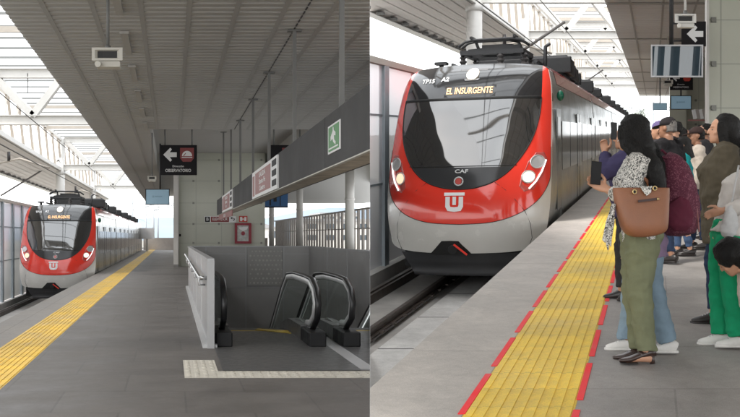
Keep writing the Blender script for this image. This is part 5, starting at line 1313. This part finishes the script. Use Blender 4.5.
    for s in (-1, 1):
        pts = [U(s * .055, -.004, .812), sh[s] + (sh[s] - el[s]).normalized() * .006 * H]
        rad = [.046 * H * ff, .045 * H * ff]
        if sleeve > .05:
            for t in (.25, .5):
                if sleeve >= t: pts.append(sh[s].lerp(el[s], t * 2)); rad.append((.041 if t < .4 else .036) * H * ff)
            if sleeve > .5:
                pts.append(el[s].lerp(wr_[s], .35 * min(1, (sleeve - .5) * 2) + .0)); rad.append(.034 * H * ff)
                pts.append(el[s].lerp(wr_[s], (sleeve - .5) * 2)); rad.append(.026 * H * (.6 + .4 * ff))
        q.tube(pts, rad, 14)
    if collar: q.tube([U(0, -.006, .815), U(0, -.004, .850)], [(.056 * H, .050 * H), (.040 * H, .040 * H)], 14)
    remeshed(q, 'top', top, P, vox, 3, .0105 * H / 1.65 * ff, 8, seed=seed + 3)
    # ---- hair / hats
    def shell(pts_, nm, mt, v=None, wrk=0.006, sc=30):
        q = MB()
        for pp, rr in pts_: q.tube(pp, rr, 16, ref=(1, 0, 0))
        return remeshed(q, nm, mt, P, v or vox * .8, 2, wrk, sc, seed=seed)
    cap = lambda g, y0=-.012, zl=.915: ([Hd(0, y0 - .010, zl), Hd(0, y0 - .006, .935), Hd(0, y0, .960), Hd(0, y0 + .004, .985), Hd(0, y0 + .004, 1.000 + g), Hd(0, y0 + .003, 1.006 + g)],
                                  [((.040 + g) * H, (.044 + g) * H), ((.044 + g) * H, (.050 + g) * H), ((.0445 + g) * H, (.056 + g) * H), ((.037 + g) * H, (.048 + g) * H), ((.020 + g * .6) * H, (.026 + g) * H), ((.006) * H, (.008) * H)])
    if hair in ('short', 'cap', 'beanie'):
        shell([cap(-.002 if hair == 'cap' else .002, zl=.905)], 'hair', hairmat, v=.009)
        if hair == 'cap':
            q = MB(); z0 = .953
            q.tube([Hd(0, 0, z0), Hd(0, 0, .975), Hd(0, -.002, .996), Hd(0, -.002, 1.010), Hd(0, -.002, 1.014)], [(.049 * H, .062 * H), (.0485 * H, .061 * H), (.040 * H, .050 * H), (.022 * H, .028 * H), (.006 * H, .008 * H)], 20, ref=(1, 0, 0))
            c = build(q, 'cap', top if False else ('cap' if hairmat != 'hair' else 'capb'), P)
            q = MB(); q.tube([Hd(0, .045, .957), Hd(0, .080, .952), Hd(0, .112, .942), Hd(0, .118, .939)], [(.044 * H, .005 * H), (.044 * H, .005 * H), (.030 * H, .004 * H), (.014 * H, .003 * H)], 16, ref=(1, 0, 0)); build(q, 'visor', 'cap' if hairmat != 'hair' else 'capb', c)
        if hair == 'beanie':
            shell([([Hd(0, -.002, .945), Hd(0, -.004, .975), Hd(0, -.008, 1.0), Hd(0, -.012, 1.014)], [(.050 * H, .064 * H), (.050 * H, .062 * H), (.034 * H, .042 * H), (.010 * H, .012 * H)])], 'beanie', 'purple', wrk=.003)
    else:
        ln = {'long': drop or .62, 'bob': .86, 'pony': .90}[hair]
        q = [cap(hg, zl=.92)]
        fl = [Hd(0, -.018, .965), Hd(0, -.030, .92), Hd(0, -.040, .88), U(0, -.060, .82), U(0, -.072, .76), U(0, -.076, .70), U(0, -.074, .64)]
        fr = [(.045, .048), (.052, .048), (.060, .046), (.072, .042), (.078, .038), (.074, .032), (.058, .022)]
        if hair == 'long':
            kk = max(3, min(7, int(round(7 * (1 - (ln - .62) / .4)))))
            q.append((fl[:kk], [(a * H, b_ * H) for a, b_ in fr[:kk]]))
            for s in (-1, 1):       # locks beside the face and over the shoulders
                q.append(([Hd(s * .040, .012, .965), Hd(s * .046, .012, .925), Hd(s * .048, .004, .885), U(s * .062, .0, .835), U(s * .068, -.03, .78), U(s * .062, -.05, .72)][:kk], [(.013 * H, .026 * H), (.013 * H, .028 * H), (.015 * H, .026 * H), (.020 * H, .024 * H), (.020 * H, .020 * H), (.010 * H, .010 * H)][:kk]))
            if lock: q.append(([Hd(-.044, -.012, .955), Hd(-.050, -.016, .90), U(-.078, -.030, .845), U(-.108, -.052, .79), U(-.114, -.062, .73), U(-.106, -.066, .67), U(-.095, -.066, .635)], [(.012 * H, .028 * H), (.014 * H, .030 * H), (.020 * H, .034 * H), (.034 * H, .038 * H), (.034 * H, .036 * H), (.030 * H, .032 * H), (.018 * H, .020 * H)]))
        elif hair == 'bob': q.append((fl[:4], [(a * H, b_ * H) for a, b_ in fr[:4]]))
        else: q.append(([Hd(0, -.05, .955), Hd(0, -.075, .935), Hd(0, -.08, .89), Hd(0, -.07, .85)], [(.016 * H, .016 * H), (.022 * H, .022 * H), (.018 * H, .018 * H), (.006 * H, .006 * H)]))
        hm_ = shell(q, 'hair', hairmat, wrk=.0035, sc=22)
        if detail and hair == 'long':      # loose strands over the mass
            q = MB(); rnd = random.Random(seed)
            for k in range(700):
                s = rnd.uniform(-1, 1); ang = s * 2.1
                x0, y0_ = .046 * math.sin(ang), -.012 - .052 * math.cos(ang)
                zt_ = rnd.uniform(.93, .99)
                sp = 1.45 + rnd.uniform(-.15, .65)
                end = rnd.uniform(.60, .74)
                pts = [Hd(x0 * .8, y0_ * .8, zt_), Hd(x0 * 1.12, y0_ * 1.08, .92)]
                for z in (.86, .80, .74, .68, .62):
                    if z < end: break
                    w = 1 + (sp - 1) * min(1, (.92 - z) / .14)
                    pts.append(U(x0 * w + rnd.gauss(0, .0022), -.035 + (y0_ + .012) * .9 - .030 * min(1, (.92 - z) / .12) + rnd.gauss(0, .003), z))
                nn = len(pts); r0 = rnd.uniform(.0008, .0017) * H
                q.tube(pts, [r0 * (1 - .75 * (i / (nn - 1)) ** 2) for i in range(nn)], 5)
            o = build(q, 'strand', hairmat, hm_); o['kind'] = 'stuff'
    P['_U'] = 0
    return P, U, V, sh, el, wr_, Hd

def phone(label, c, yaw, tilt=0, roll=0):
    m = Matrix.Translation(c) @ Matrix.Rotation(R(yaw), 4, 'Z') @ Matrix.Rotation(R(tilt), 4, 'X') @ Matrix.Rotation(R(roll), 4, 'Y')
    t = local_thing('smartphone', label, 'smartphone', c, (0, 0, 0), 'smartphones held up'); t['_b'] = list(c)
    q = MB(); q.box(-.038, .038, -.004, .004, -.078, .078); q.xf(m); build(q, 'case', 'phone', t, bevel=.004)
    q = MB(); q.box(-.035, .035, .0041, .005, -.074, .074); q.xf(m); build(q, 'screen', 'black', t)
    q = MB(); q.cyl((-.022, -.0045, .058), .008, -.002, 12, axis='y'); q.cyl((-.022, -.0045, .036), .008, -.002, 12, axis='y'); q.xf(m); build(q, 'lens', 'black', t)

GX = lambda px, Y: (px - 653) / 1000 * Y
def world(P, v):        # local point of a person -> world
    return Matrix.Translation(P.location) @ P.rotation_euler.to_matrix().to_4x4() @ v

# P1: the woman in olive trousers with the tan tote
p1 = person('woman with long black hair, black and white print top and olive trousers', GX(640, 6.81), 6.81, 1.665, 84, top='print', topfit=1.02, hem=.50, sleeve=.93, legs='olive', legw=1.14, flare=.004, shoes='shoe_brown', shoe_kind='heel', hair='long', drop=.62, female=True,
    arms={-1: ((-.130, .062, .665), (-.100, .132, .712), (.2, -.3, 1)), 1: ((.12, -.01, .65), (.085, .02, .51), (0, .3, 1))}, step=.006, headtilt=2, headturn=-42, lock=True, lean=4, vox=.0085, detail=True, seed=1, cuff=.05, headz=.004, fingers={-1: .25, 1: .3})
P, U, V, sh, el, wr_, Hd = p1
ph = world(P, wr_[-1] + Vector((.06, .095, .055)))
phone('black smartphone held out by the woman with the tan tote', B.P(GX(596, 6.66), 6.66, (133 - 173) * .00666), 196, 0, -4)
# mask strap at her ear
q = MB(); q.tube([Hd(-.046, .004, .925), Hd(-.045, .03, .915), Hd(-.038, .05, .905)], .003, 6); build(q, 'face_mask', 'white_mask', P)
# tote bag
Yb = 6.56
bxp = lambda px: B.P((px - 653) / 1000 * Yb, Yb, 0)
t = thing('tote_bag', 'tan leather tote bag on the arm of the woman in olive trousers', 'bag', B.P(GX(641, Yb), Yb, (133 - 236) * Yb / 1000))
def Tb(px, py, d): p = B.P((px - 653) / 1000 * Yb, Yb, (133 - py) / 1000 * Yb); return p + Vector((0, d, 0))
q = MB(); prof = [(187.5, 612.5, 669.5, .05), (196, 613.2, 669.3, .06), (206, 615, 668.7, .072), (216, 617.5, 668.2, .082), (224, 620, 667.6, .085), (230, 622.5, 667, .078), (234, 627, 664, .06), (236.5, 634, 656, .03)]
vs = []; n = 28
for py, x0, x1, dp in prof:
    for j in range(n):
        t_ = 2 * math.pi * j / n; c, s_ = math.cos(t_), math.sin(t_)
        ex = .45
        a = math.copysign(abs(c) ** ex, c); bb_ = math.copysign(abs(s_) ** .75, s_)
        sag = 1.4 * (1 - a * a) * max(0, (py - 200) / 36) - (1.5 * (x0 < 1 and 0))
        tilt = (a * .5) * -2.2 * max(0, (py - 210) / 26)
        vs.append(Tb((x0 + x1) / 2 + a * (x1 - x0) / 2, py + sag + tilt, bb_ * dp))
k = len(prof)
q.add(vs, [(i * n + j, i * n + (j + 1) % n, (i + 1) * n + (j + 1) % n, (i + 1) * n + j) for i in range(k - 1) for j in range(n)] + [tuple(range((k - 1) * n, k * n))], 0, True)
ob = build(q, 'bag_body', 'tan_leather', t)
md = ob.modifiers.new('thick', 'SOLIDIFY'); md.thickness = .006; md = ob.modifiers.new('sub', 'SUBSURF'); md.levels = 1; md.render_levels = 2
for (x, y) in ((631.5, 192.3), (651.5, 188.8)):
    q = MB(); q.tube([Tb(x + 1.9 * math.cos(a), y + 2.0 * math.sin(a), -.078) for a in [2 * math.pi * i / 16 for i in range(17)]], .0042, 6); build(q, 'ring', 'gold', t)
    q = MB(); q.add([Tb(x + 1.5 * math.cos(a), y + 1.6 * math.sin(a), -.076) for a in [2 * math.pi * i / 16 for i in range(16)]], [tuple(range(16))]); build(q, 'eyelet', 'black', t)
q = MB(); q.bar(Tb(634.5, 201.8, -.086), Tb(654, 199.3, -.086), .006, .016); build(q, 'strap_slot', 'tan_dark', t)
q = MB(); q.tube([Tb(653, 199.6, -.088), Tb(655, 199.3, -.088)], .009, 10); build(q, 'stud', 'gold', t)
for d in (.06,):
    q = MB(); q.tube([Tb(631.5, 191, d), Tb(632, 184, d * .9), Tb(637, 178, d * .6), Tb(645, 177, d * .6), Tb(650, 181, d * .9), Tb(651.5, 188, d)], [(.012, .004)] * 6, 8); build(q, 'handle', 'tan_leather', t)
q = MB(); v = [Tb(637, 187, -.074), Tb(649, 186.5, -.074), Tb(647.5, 193, -.082), Tb(643, 196.5, -.083), Tb(639.5, 192, -.081)]; q.add(v, [(0, 1, 2, 3, 4)]); build(q, 'lining_flap', 'print', t)
# scarf ends hanging
q = MB()
for i, (x, l) in enumerate(((607.5, 250), (610, 246), (604.5, 242))):
    q.tube([Tb(614, 204, -.02 + .02 * i), Tb(x + 3, 222, 0), Tb(x, 240, .01), Tb(x + .6, l, 0)], [(.008, .012), (.011, .014), (.014, .012), (.005, .007)], 8)
o = build(q, 'tassel', 'print', t)

# P2: backpack wearer behind her
p2 = person('person in lavender top and pale jeans standing hidden behind the woman with the tote', GX(645, 7.12), 7.12, 1.50, 86, top='lavender', topfit=1.2, hem=.44, legs='jean_light', legw=1.12, flare=.012, shoes='shoe_white', hair='short', step=.085, cuff=.055, female=True, seed=2, detail=True, vox=.010, arms={-1: ((-.115, .06, .66), (-.09, .15, .60), (0, 1, 0)), 1: None} and {-1: ((-.12, .02, .64), (-.12, .06, .50), (0, 1, 0))})
Yk = 7.02
t = thing('backpack', 'maroon patterned backpack on the person behind the tan tote', 'backpack', B.P(GX(683, Yk), Yk, (133 - 236) * Yk / 1000))
def Kb(px, py, d): return B.P((px - 653) / 1000 * Yk, Yk, (133 - py) / 1000 * Yk) + Vector((0, d, 0))
q = MB()
prof = [(154, 663, 671, .05), (158, 659, 679, .09), (168, 657, 688, .12), (182, 656, 694, .135), (198, 655, 698.5, .14), (214, 655, 699.5, .14), (226, 656, 698, .13), (233, 660, 694, .10), (236, 668, 686, .05)]
q.tube([Kb((a + b) / 2, y, 0) for y, a, b, d in prof], [((b - a) / 2 * Yk / 1000, d) for y, a, b, d in prof], 22, ref=(1, 0, 0))
remeshed(q, 'main_bag', 'maroon', t, .009, 3, .006, 12)
q = MB(); prof = [(200, 662, 676, .03), (204, 660, 684, .045), (214, 660, 688, .05), (226, 662, 686, .045), (231, 668, 680, .02)]
q.tube([Kb((a + b) / 2, y, -.125) for y, a, b, d in prof], [((b - a) / 2 * Yk / 1000, d) for y, a, b, d in prof], 18, ref=(1, 0, 0)); remeshed(q, 'side_pocket', 'maroon_plain', t, .008, 3, .005, 14)
q = MB(); q.tube([Kb(672, 160, -.09), Kb(684, 176, -.10), Kb(692, 200, -.09), Kb(694, 222, -.09)], .005, 6); q.tube([Kb(694, 222, -.095), Kb(694.5, 232, -.10)], .006, 6); build(q, 'zip', 'sign_pink', t)
q = MB(); q.tube([Kb(667, 155, 0), Kb(662, 150, 0), Kb(658, 154, 0)], .010, 8); build(q, 'grab_handle', 'maroon_plain', t)
for d in (-.09, .09):
    q = MB(); q.tube([Kb(663, 160, d), Kb(652, 156, d), Kb(643, 164, d), Kb(641, 185, d), Kb(648, 205, d), Kb(658, 222, d)], [(.02, .006)] * 6, 8); build(q, 'shoulder_strap', 'maroon_plain', t)

# P3: purple jacket holding a phone up
p3 = person('person in purple navy jacket lifting a phone with both hands beside the train', GX(627, 9.3), 9.3, 1.63, 66, top='navy', topfit=1.22, hem=.47, legs='charcoal', legw=1.05, hair='long', drop=.80, female=True, seed=3,
    arms={-1: ((-.12, .095, .72), (-.045, .118, .852), (0, -1, .2)), 1: ((.11, .11, .72), (.025, .125, .852), (0, -1, .2))}, fingers={-1: .9, 1: .9}, vox=.010, detail=True)
phone('black smartphone raised upright by the person in the purple jacket', B.P(GX(614, 8.98), 8.98, (133 - 131) * .00895) , 215, 0, 0)

# crowd further along
person('person in purple beanie and dark coat, farthest left of the crowd', GX(659.5, 13.2), 13.2, 1.70, 60, top='charcoal', topfit=1.25, hem=.42, hair='beanie', seed=4, vox=.014)
person('man in black cap and black jacket with grey hair in the middle of the crowd', GX(668, 12.0), 12.0, 1.73, 40, top='black_cloth', topfit=1.25, hem=.46, legs='jean_dark', hair='cap', hairmat='hair_grey', skin='skin_dark', seed=5, vox=.013)
person('person in teal jumper behind the man in the beige shirt', GX(682.5, 12.7), 12.7, 1.50, 75, top='teal', topfit=1.25, hem=.47, legs='jean_mid', hair='bob', seed=6, vox=.014, female=True)
person('man in beige shirt and dark cap in profile by the shaft corner', GX(697, 13.4), 13.4, 1.625, 78, top='beige', topfit=1.12, hem=.49, legs='jean_dark', legw=1.1, hair='cap', hairmat='hair', skin='skin_dark', seed=7, vox=.011, step=.05, detail=True, arms={-1: ((-.125, -.01, .635), (-.11, .05, .50), (0, 1, 0))})
person('man in charcoal jacket behind the beige shirt, next to the cream shaft', GX(705.5, 14.6), 14.6, 1.69, 62, top='charcoal', topfit=1.2, hem=.47, legs='black_cloth', hair='short', skin='skin_dark', seed=8, vox=.014)
person('tall dark haired man standing behind the black cap', GX(668, 18.5), 18.5, 1.80, 30, top='charcoal', topfit=1.2, hem=.47, hair='short', skin='skin_dark', seed=9, vox=.016)
person('person in mauve shirt at the back of the crowd', GX(682, 20.5), 20.5, 1.64, 50, top='mauve', topfit=1.2, hem=.47, hair='short', skin='skin_dark', seed=10, vox=.016)
person('dark haired person with face turned out, behind the beige shirted man', GX(699.5, 19), 19, 1.70, 100, top='black_cloth', topfit=1.2, hem=.47, hair='short', skin='skin_dark', seed=11, vox=.016)
person('person in pale top at the very back, near the train', GX(664, 23), 23, 1.62, 40, top='knit', topfit=1.2, hem=.47, hair='bob', seed=12, vox=.016, female=True)
person('person in black with bob hair at the back right', GX(692, 24), 24, 1.66, 45, top='black_cloth', topfit=1.2, hem=.47, hair='bob', seed=13, vox=.016, female=True)
crowd = [(656, 27, 1.66, 40, 'navy', 'short', 'person in navy seen over the purple beanie, deep in the crowd'), (674, 27, 1.70, 20, 'beige', 'cap', 'man in pale shirt and cap deep in the crowd'),
         (679, 17.2, 1.66, 70, 'charcoal', 'bob', 'person with bob hair and grey coat directly behind the teal jumper'), (690, 30, 1.68, 60, 'mauve', 'short', 'person in dull pink deep in the crowd by the far shaft'),
         (664, 34, 1.72, 25, 'black_cloth', 'short', 'tiny figure in black far along the platform'), (683, 36, 1.64, 45, 'knit', 'bob', 'tiny figure in cream far along the platform'),
         (696, 33, 1.70, 60, 'navy', 'short', 'tiny figure in navy far along by the shaft'), (700.5, 22, 1.66, 60, 'brownj', 'bob', 'person in brown coat between the dark jackets by the shaft'),
         (675, 15.9, 1.74, 50, 'black_cloth', 'short', 'dark haired man in black right behind the black cap'), (661, 17.0, 1.62, 55, 'brownj', 'bob', 'person in brown coat beside the purple beanie')]
for i, (px, Y, H, yw, tp, hr_, lb) in enumerate(crowd):
    person(lb, GX(px, Y), Y, H, yw, top=tp, topfit=1.2, hem=.47, hair=hr_, skin='skin_dark' if i % 2 else 'skin', seed=30 + i, vox=.02, legs=['jean_dark', 'jean_mid', 'black_cloth'][i % 3])
# P9: brown jacket
person('woman with long black hair in brown olive jacket in front of the cream shaft', GX(723.5, 8.1), 8.1, 1.70, 78, top='brownj', topfit=1.38, hem=.40, legs='jean_dark', legw=1.02, hair='long', drop=.62, female=True, seed=14, vox=.010, detail=True, headtilt=-3,
       arms={-1: ((-.138, -.02, .64), (-.07, .0, .53), (0, 1, 0)), 1: ((.13, -.01, .64), (.07, .0, .53), (0, 1, 0))}, headz=0)
# P10: cream knit, green trousers
p10 = person('woman with curly black hair in cream knit and bright green trousers, cut by the frame', GX(727.5, 7.3), 7.3, 1.57, 84, top='knit', topfit=1.08, hem=.52, legs='green', legw=1.08, flare=.014, shoes='shoe_white', hair='long', drop=.80, female=True, seed=15, vox=.010, detail=True, cuff=.055, lean=-20, step=.03, headturn=-60,
       arms={-1: ((-.14, .0, .66), (-.11, .075, .61), (0, 1, .3)), 1: ((.12, -.03, .64), (.08, .0, .54), (0, 1, 0))})
t = thing('pouch_bag', 'pale grey nylon pouch hanging over the green trousers', 'bag', B.P(GX(729, 7.1), 7.1, (133 - 240) * .0071))
q = MB(); Kp = lambda px, py, d: B.P((px - 653) * .0071, 7.1, (133 - py) * .0071) + Vector((0, d, 0))
prof = [(206, 728, 734, .03), (213, 724, 737, .05), (224, 721, 738, .06), (233, 720.5, 736, .055), (238, 723, 731, .03)]
q.tube([Kp((a + b) / 2, y, 0) for y, a, b, d in prof], [((b - a) / 2 * .0071, d) for y, a, b, d in prof], 16, ref=(1, 0, 0)); remeshed(q, 'pouch', 'grey_bag', t, .008, 2, .008, 12)
q = MB(); q.tube([Kp(731, 207, 0), Kp(736, 185, .02), Kp(741, 165, .04)], .008, 8); build(q, 'strap', 'grey_bag', t)
# P11: child bending
person('person with black hair crouching and bending forward at the right edge', GX(801, 6.85), 6.85, 1.6, 88, top='beige', topfit=1.15, hem=.50, legs='black_cloth', legw=1.15, shoes='shoe_black', hair='bob', hg=.016, lean=76, squat=.22, seed=16, vox=.009, detail=True, step=.10, headturn=-38, headtilt=10,
       arms={-1: ((-.13, .14, .76), (-.09, .25, .70), (0, 1, 0)), 1: ((.13, .14, .76), (.09, .25, .70), (0, 1, 0))})
# ------------------------------------------------------------------ surroundings
def ridge(st, Y, x0, x1, h0, amp, seed, name, sd):
    q = MB(); n = 60; tops = []
    for i in range(n + 1):
        x = x0 + (x1 - x0) * i / n
        z = h0 + amp * (noise.noise(Vector((x * .004 + sd, 1.3, 0))) + .45 * noise.noise(Vector((x * .013 + sd, 2.1, 0))))
        tops.append((x, max(z, -2)))
    v = [st.P(x, Y, -3.4) for x, z in tops] + [st.P(x, Y + 60, z) for x, z in tops] + [st.P(x, Y + 260, -3.4) for x, z in tops]
    m = n + 1
    q.add(v, [(i, i + 1, i + 1 + m, i + m) for i in range(n)] + [(i + m, i + 1 + m, i + 1 + 2 * m, i + 2 * m) for i in range(n)], 0, True)
    o = build(q, name, 'hill', st=st); 
    if o: o['kind'] = 'structure'
ridge(A, 650, -420, 520, 14, 22, 1, 'hills', 3.1)
def house(st, x0, x1, y0, y1, h, label, rows=2, cols=6, pitched=False):
    t = thing('building', label, 'building', st.P((x0 + x1) / 2, y0, -3.3), 'pale buildings beyond the station')
    q = MB(); q.box(x0, x1, y0, y1, -3.3, h, 0, st); build(q, 'wall', 'building', t, st)
    q = MB()
    if pitched: q.prism([(x0 - .4, h), (x1 + .4, h), ((x0 + x1) / 2, h + (x1 - x0) * .16)], y0 - .3, y1 + .3, lambda a, b, d: st.P(a, d, b))
    else: q.box(x0 - .3, x1 + .3, y0 - .3, y1 + .3, h, h + .5, 0, st)
    build(q, 'roof', 'roof_far', t, st)
    for r in range(rows):
        for c in range(cols):
            x = x0 + (x1 - x0) * (c + .5) / cols; z = -1.5 + (h + 1.5) * (r + .35) / rows; w = (x1 - x0) / cols * .3
            q = MB(); q.box(x - w, x + w, y0 - .05, y0, z, z + (h + 1.5) / rows * .45, 0, st); build(q, 'window', 'window_far', t, st)
house(A, 24, 48, 180, 200, 2.5, 'long pale two storey building beyond the louvred fence', 2, 8)
house(A, 36, 45, 240, 258, 5.0, 'taller pale block farther right beyond the louvred fence', 3, 5)
house(A, 12, 22, 205, 220, 1.5, 'small pale house with pitched roof beyond the louvred fence', 1, 4, True)
house(A, -75, -40, 210, 230, 2.0, 'wide pale shed beyond the trackside fence on the left', 1, 9)
# catenary masts
def mast(st, X, Y, h, label):
    t = thing('catenary_mast', label, 'mast', st.P(X, Y, -3), 'catenary masts down the line')
    q = MB(); q.tube([st.P(X, Y, -3), st.P(X, Y, h)], [.16, .11], 10); build(q, 'pole', 'mast', t, st)
    q = MB(); q.tube([st.P(X, Y, h - 1.6), st.P(X + 2.6, Y, h - .9)], .05, 8); q.tube([st.P(X, Y, h - .5), st.P(X + 2.6, Y, h - .95)], .035, 8); build(q, 'arm', 'mast', t, st)
for i, (px, Y) in enumerate(((132.5, 130), (153.5, 128), (158, 165), (146, 200))):
    mast(A, (px - 171) * Y / 1000, Y, (235.5 - (198 if i != 3 else 205)) * Y / 1000, 'grey catenary mast beyond the left platform, %s from the camera' % ORD[i])
for i, (px, Y) in enumerate(((653, 110), (612, 120), (640, 150))):
    mast(B, (px - 653) * Y / 1000, Y, (133 - 100) * Y / 1000, 'grey catenary mast beyond the right train, %s from the camera' % ORD[i])
# cross wires on the right of the left station
for i, (Y, z) in enumerate(((115, 3.1), (140, 2.6), (170, 2.2))):
    q = MB(); q.tube([A.P(-8, Y, z * 1.6), A.P(4, Y, z * 1.6 - .3), A.P(16, Y, z * 1.6)], .03, 6)
    tag(build(q, 'span_wire', 'wire', st=A), 'thin span wire across the sky beyond the left platform, %s from the camera' % ORD[i], 'wire', 'span wires')
# loose pale trees beyond the end of the right platform
def tree(st, X, Y, h, label, sd):
    rnd = random.Random(sd)
    t = thing('tree', label, 'tree', st.P(X, Y, -3.3), 'pale trees beyond the right platform')
    q = MB(); base = st.P(X, Y, -3.3)
    q.tube([base, base + Vector((.1, 0, h * .4)), base + Vector((.0, 0, h * .75))], [.22, .15, .06], 10)
    tips = []
    for k in range(16):
        a = rnd.uniform(0, 6.28); z0 = h * rnd.uniform(.3, .7); l = h * rnd.uniform(.22, .4)
        p = base + Vector((0, 0, z0)); e = p + Vector((math.cos(a) * l * .8, math.sin(a) * l * .8, l * .8))
        q.tube([p, p.lerp(e, .5) + Vector((0, 0, .1)), e], [.07, .045, .015], 6); tips += [p.lerp(e, u) for u in (.5, .7, .85, 1)]
    build(q, 'trunk', 'bark', t, st)
    q = MB()
    for p in tips:
        for k in range(46):
            c = p + Vector((rnd.gauss(0, .5), rnd.gauss(0, .5), rnd.gauss(0, .4))); s = rnd.uniform(.06, .13)
            d1 = Vector((rnd.gauss(0, 1), rnd.gauss(0, 1), rnd.gauss(0, 1))).normalized() * s; d2 = Vector((rnd.gauss(0, 1), rnd.gauss(0, 1), rnd.gauss(0, 1))).normalized() * s * .6
            q.quad(c - d1, c + d2, c + d1, c - d2)
    build(q, 'crown', 'leaf', t, st, norm=False)
tree(B, -9, 135, 7.5, 'pale thin tree beyond the right train, nearer one', 1)
tree(B, -3.2, 150, 7.0, 'pale thin tree left of the grey mast beyond the right platform', 2)

# ------------------------------------------------------------------ camera, sky, sun
sc = bpy.context.scene
cam = bpy.data.cameras.new('camera'); co = bpy.data.objects.new('camera', cam); C.objects.link(co)
co.location = (0, 0, CAMH); co.rotation_euler = (R(90), 0, 0)
cam.sensor_width = 36; cam.lens = 36 * 1000 / 740; cam.shift_y = 27.0 / 740; cam.clip_start = .05; cam.clip_end = 5000
sc.camera = co
w = bpy.data.worlds.new('World'); sc.world = w; w.use_nodes = True
nt = w.node_tree; bg = nt.nodes['Background']
sky = nt.nodes.new('ShaderNodeTexSky'); sky.sky_type = 'NISHITA'; sky.sun_disc = False
SE, SR = R(48), R(235)
sky.sun_elevation = SE; sky.sun_rotation = SR; sky.air_density = 1.2; sky.dust_density = 3.0
# thin broken cloud layer whitening the sky
tc = nt.nodes.new('ShaderNodeTexCoord'); n = nt.nodes.new('ShaderNodeTexNoise'); n.inputs['Scale'].default_value = 3.2; n.inputs['Detail'].default_value = 7
mp = nt.nodes.new('ShaderNodeMapping'); mp.inputs['Scale'].default_value = (1, 1, 2.5)
nt.links.new(tc.outputs['Generated'], mp.inputs['Vector']); nt.links.new(mp.outputs['Vector'], n.inputs['Vector'])
mr = nt.nodes.new('ShaderNodeMapRange'); mr.inputs['From Min'].default_value = .30; mr.inputs['From Max'].default_value = .68; mr.inputs['To Min'].default_value = .62; mr.inputs['To Max'].default_value = .97
nt.links.new(n.outputs['Fac'], mr.inputs['Value'])
mx = nt.nodes.new('ShaderNodeMix'); mx.data_type = 'RGBA'
nt.links.new(mr.outputs['Result'], mx.inputs[0]); nt.links.new(sky.outputs['Color'], mx.inputs[6]); mx.inputs[7].default_value = (CLOUD * .97, CLOUD * .99, CLOUD, 1)
nt.links.new(mx.outputs[2], bg.inputs['Color']); bg.inputs['Strength'].default_value = 0.10
sun = bpy.data.lights.new('sun', 'SUN'); sun.energy = 1.5; sun.angle = R(12); sun.color = (1, .96, .9)
so = bpy.data.objects.new('sun', sun); C.objects.link(so)
# towards the sun: azimuth as in the sky (rotation measured from +Y towards +X)
dv = Vector((math.sin(SR) * math.cos(SE), math.cos(SR) * math.cos(SE), math.sin(SE)))
so.rotation_euler = (-dv).to_track_quat('-Z', 'Y').to_euler(); so.location = dv * 50 + Vector((0, 0, 60))
sc.view_settings.view_transform = 'Standard'; sc.view_settings.look = 'None'; sc.view_settings.gamma = 1; sc.view_settings.exposure = EXPOSURE
sc.render.engine = 'CYCLES'
sc.cycles.max_bounces = 10; sc.cycles.diffuse_bounces = 5; sc.cycles.transparent_max_bounces = 24; sc.cycles.transmission_bounces = 8
for o in bpy.data.objects:
    for k in ('_b', '_U'):
        if k in o: del o[k]
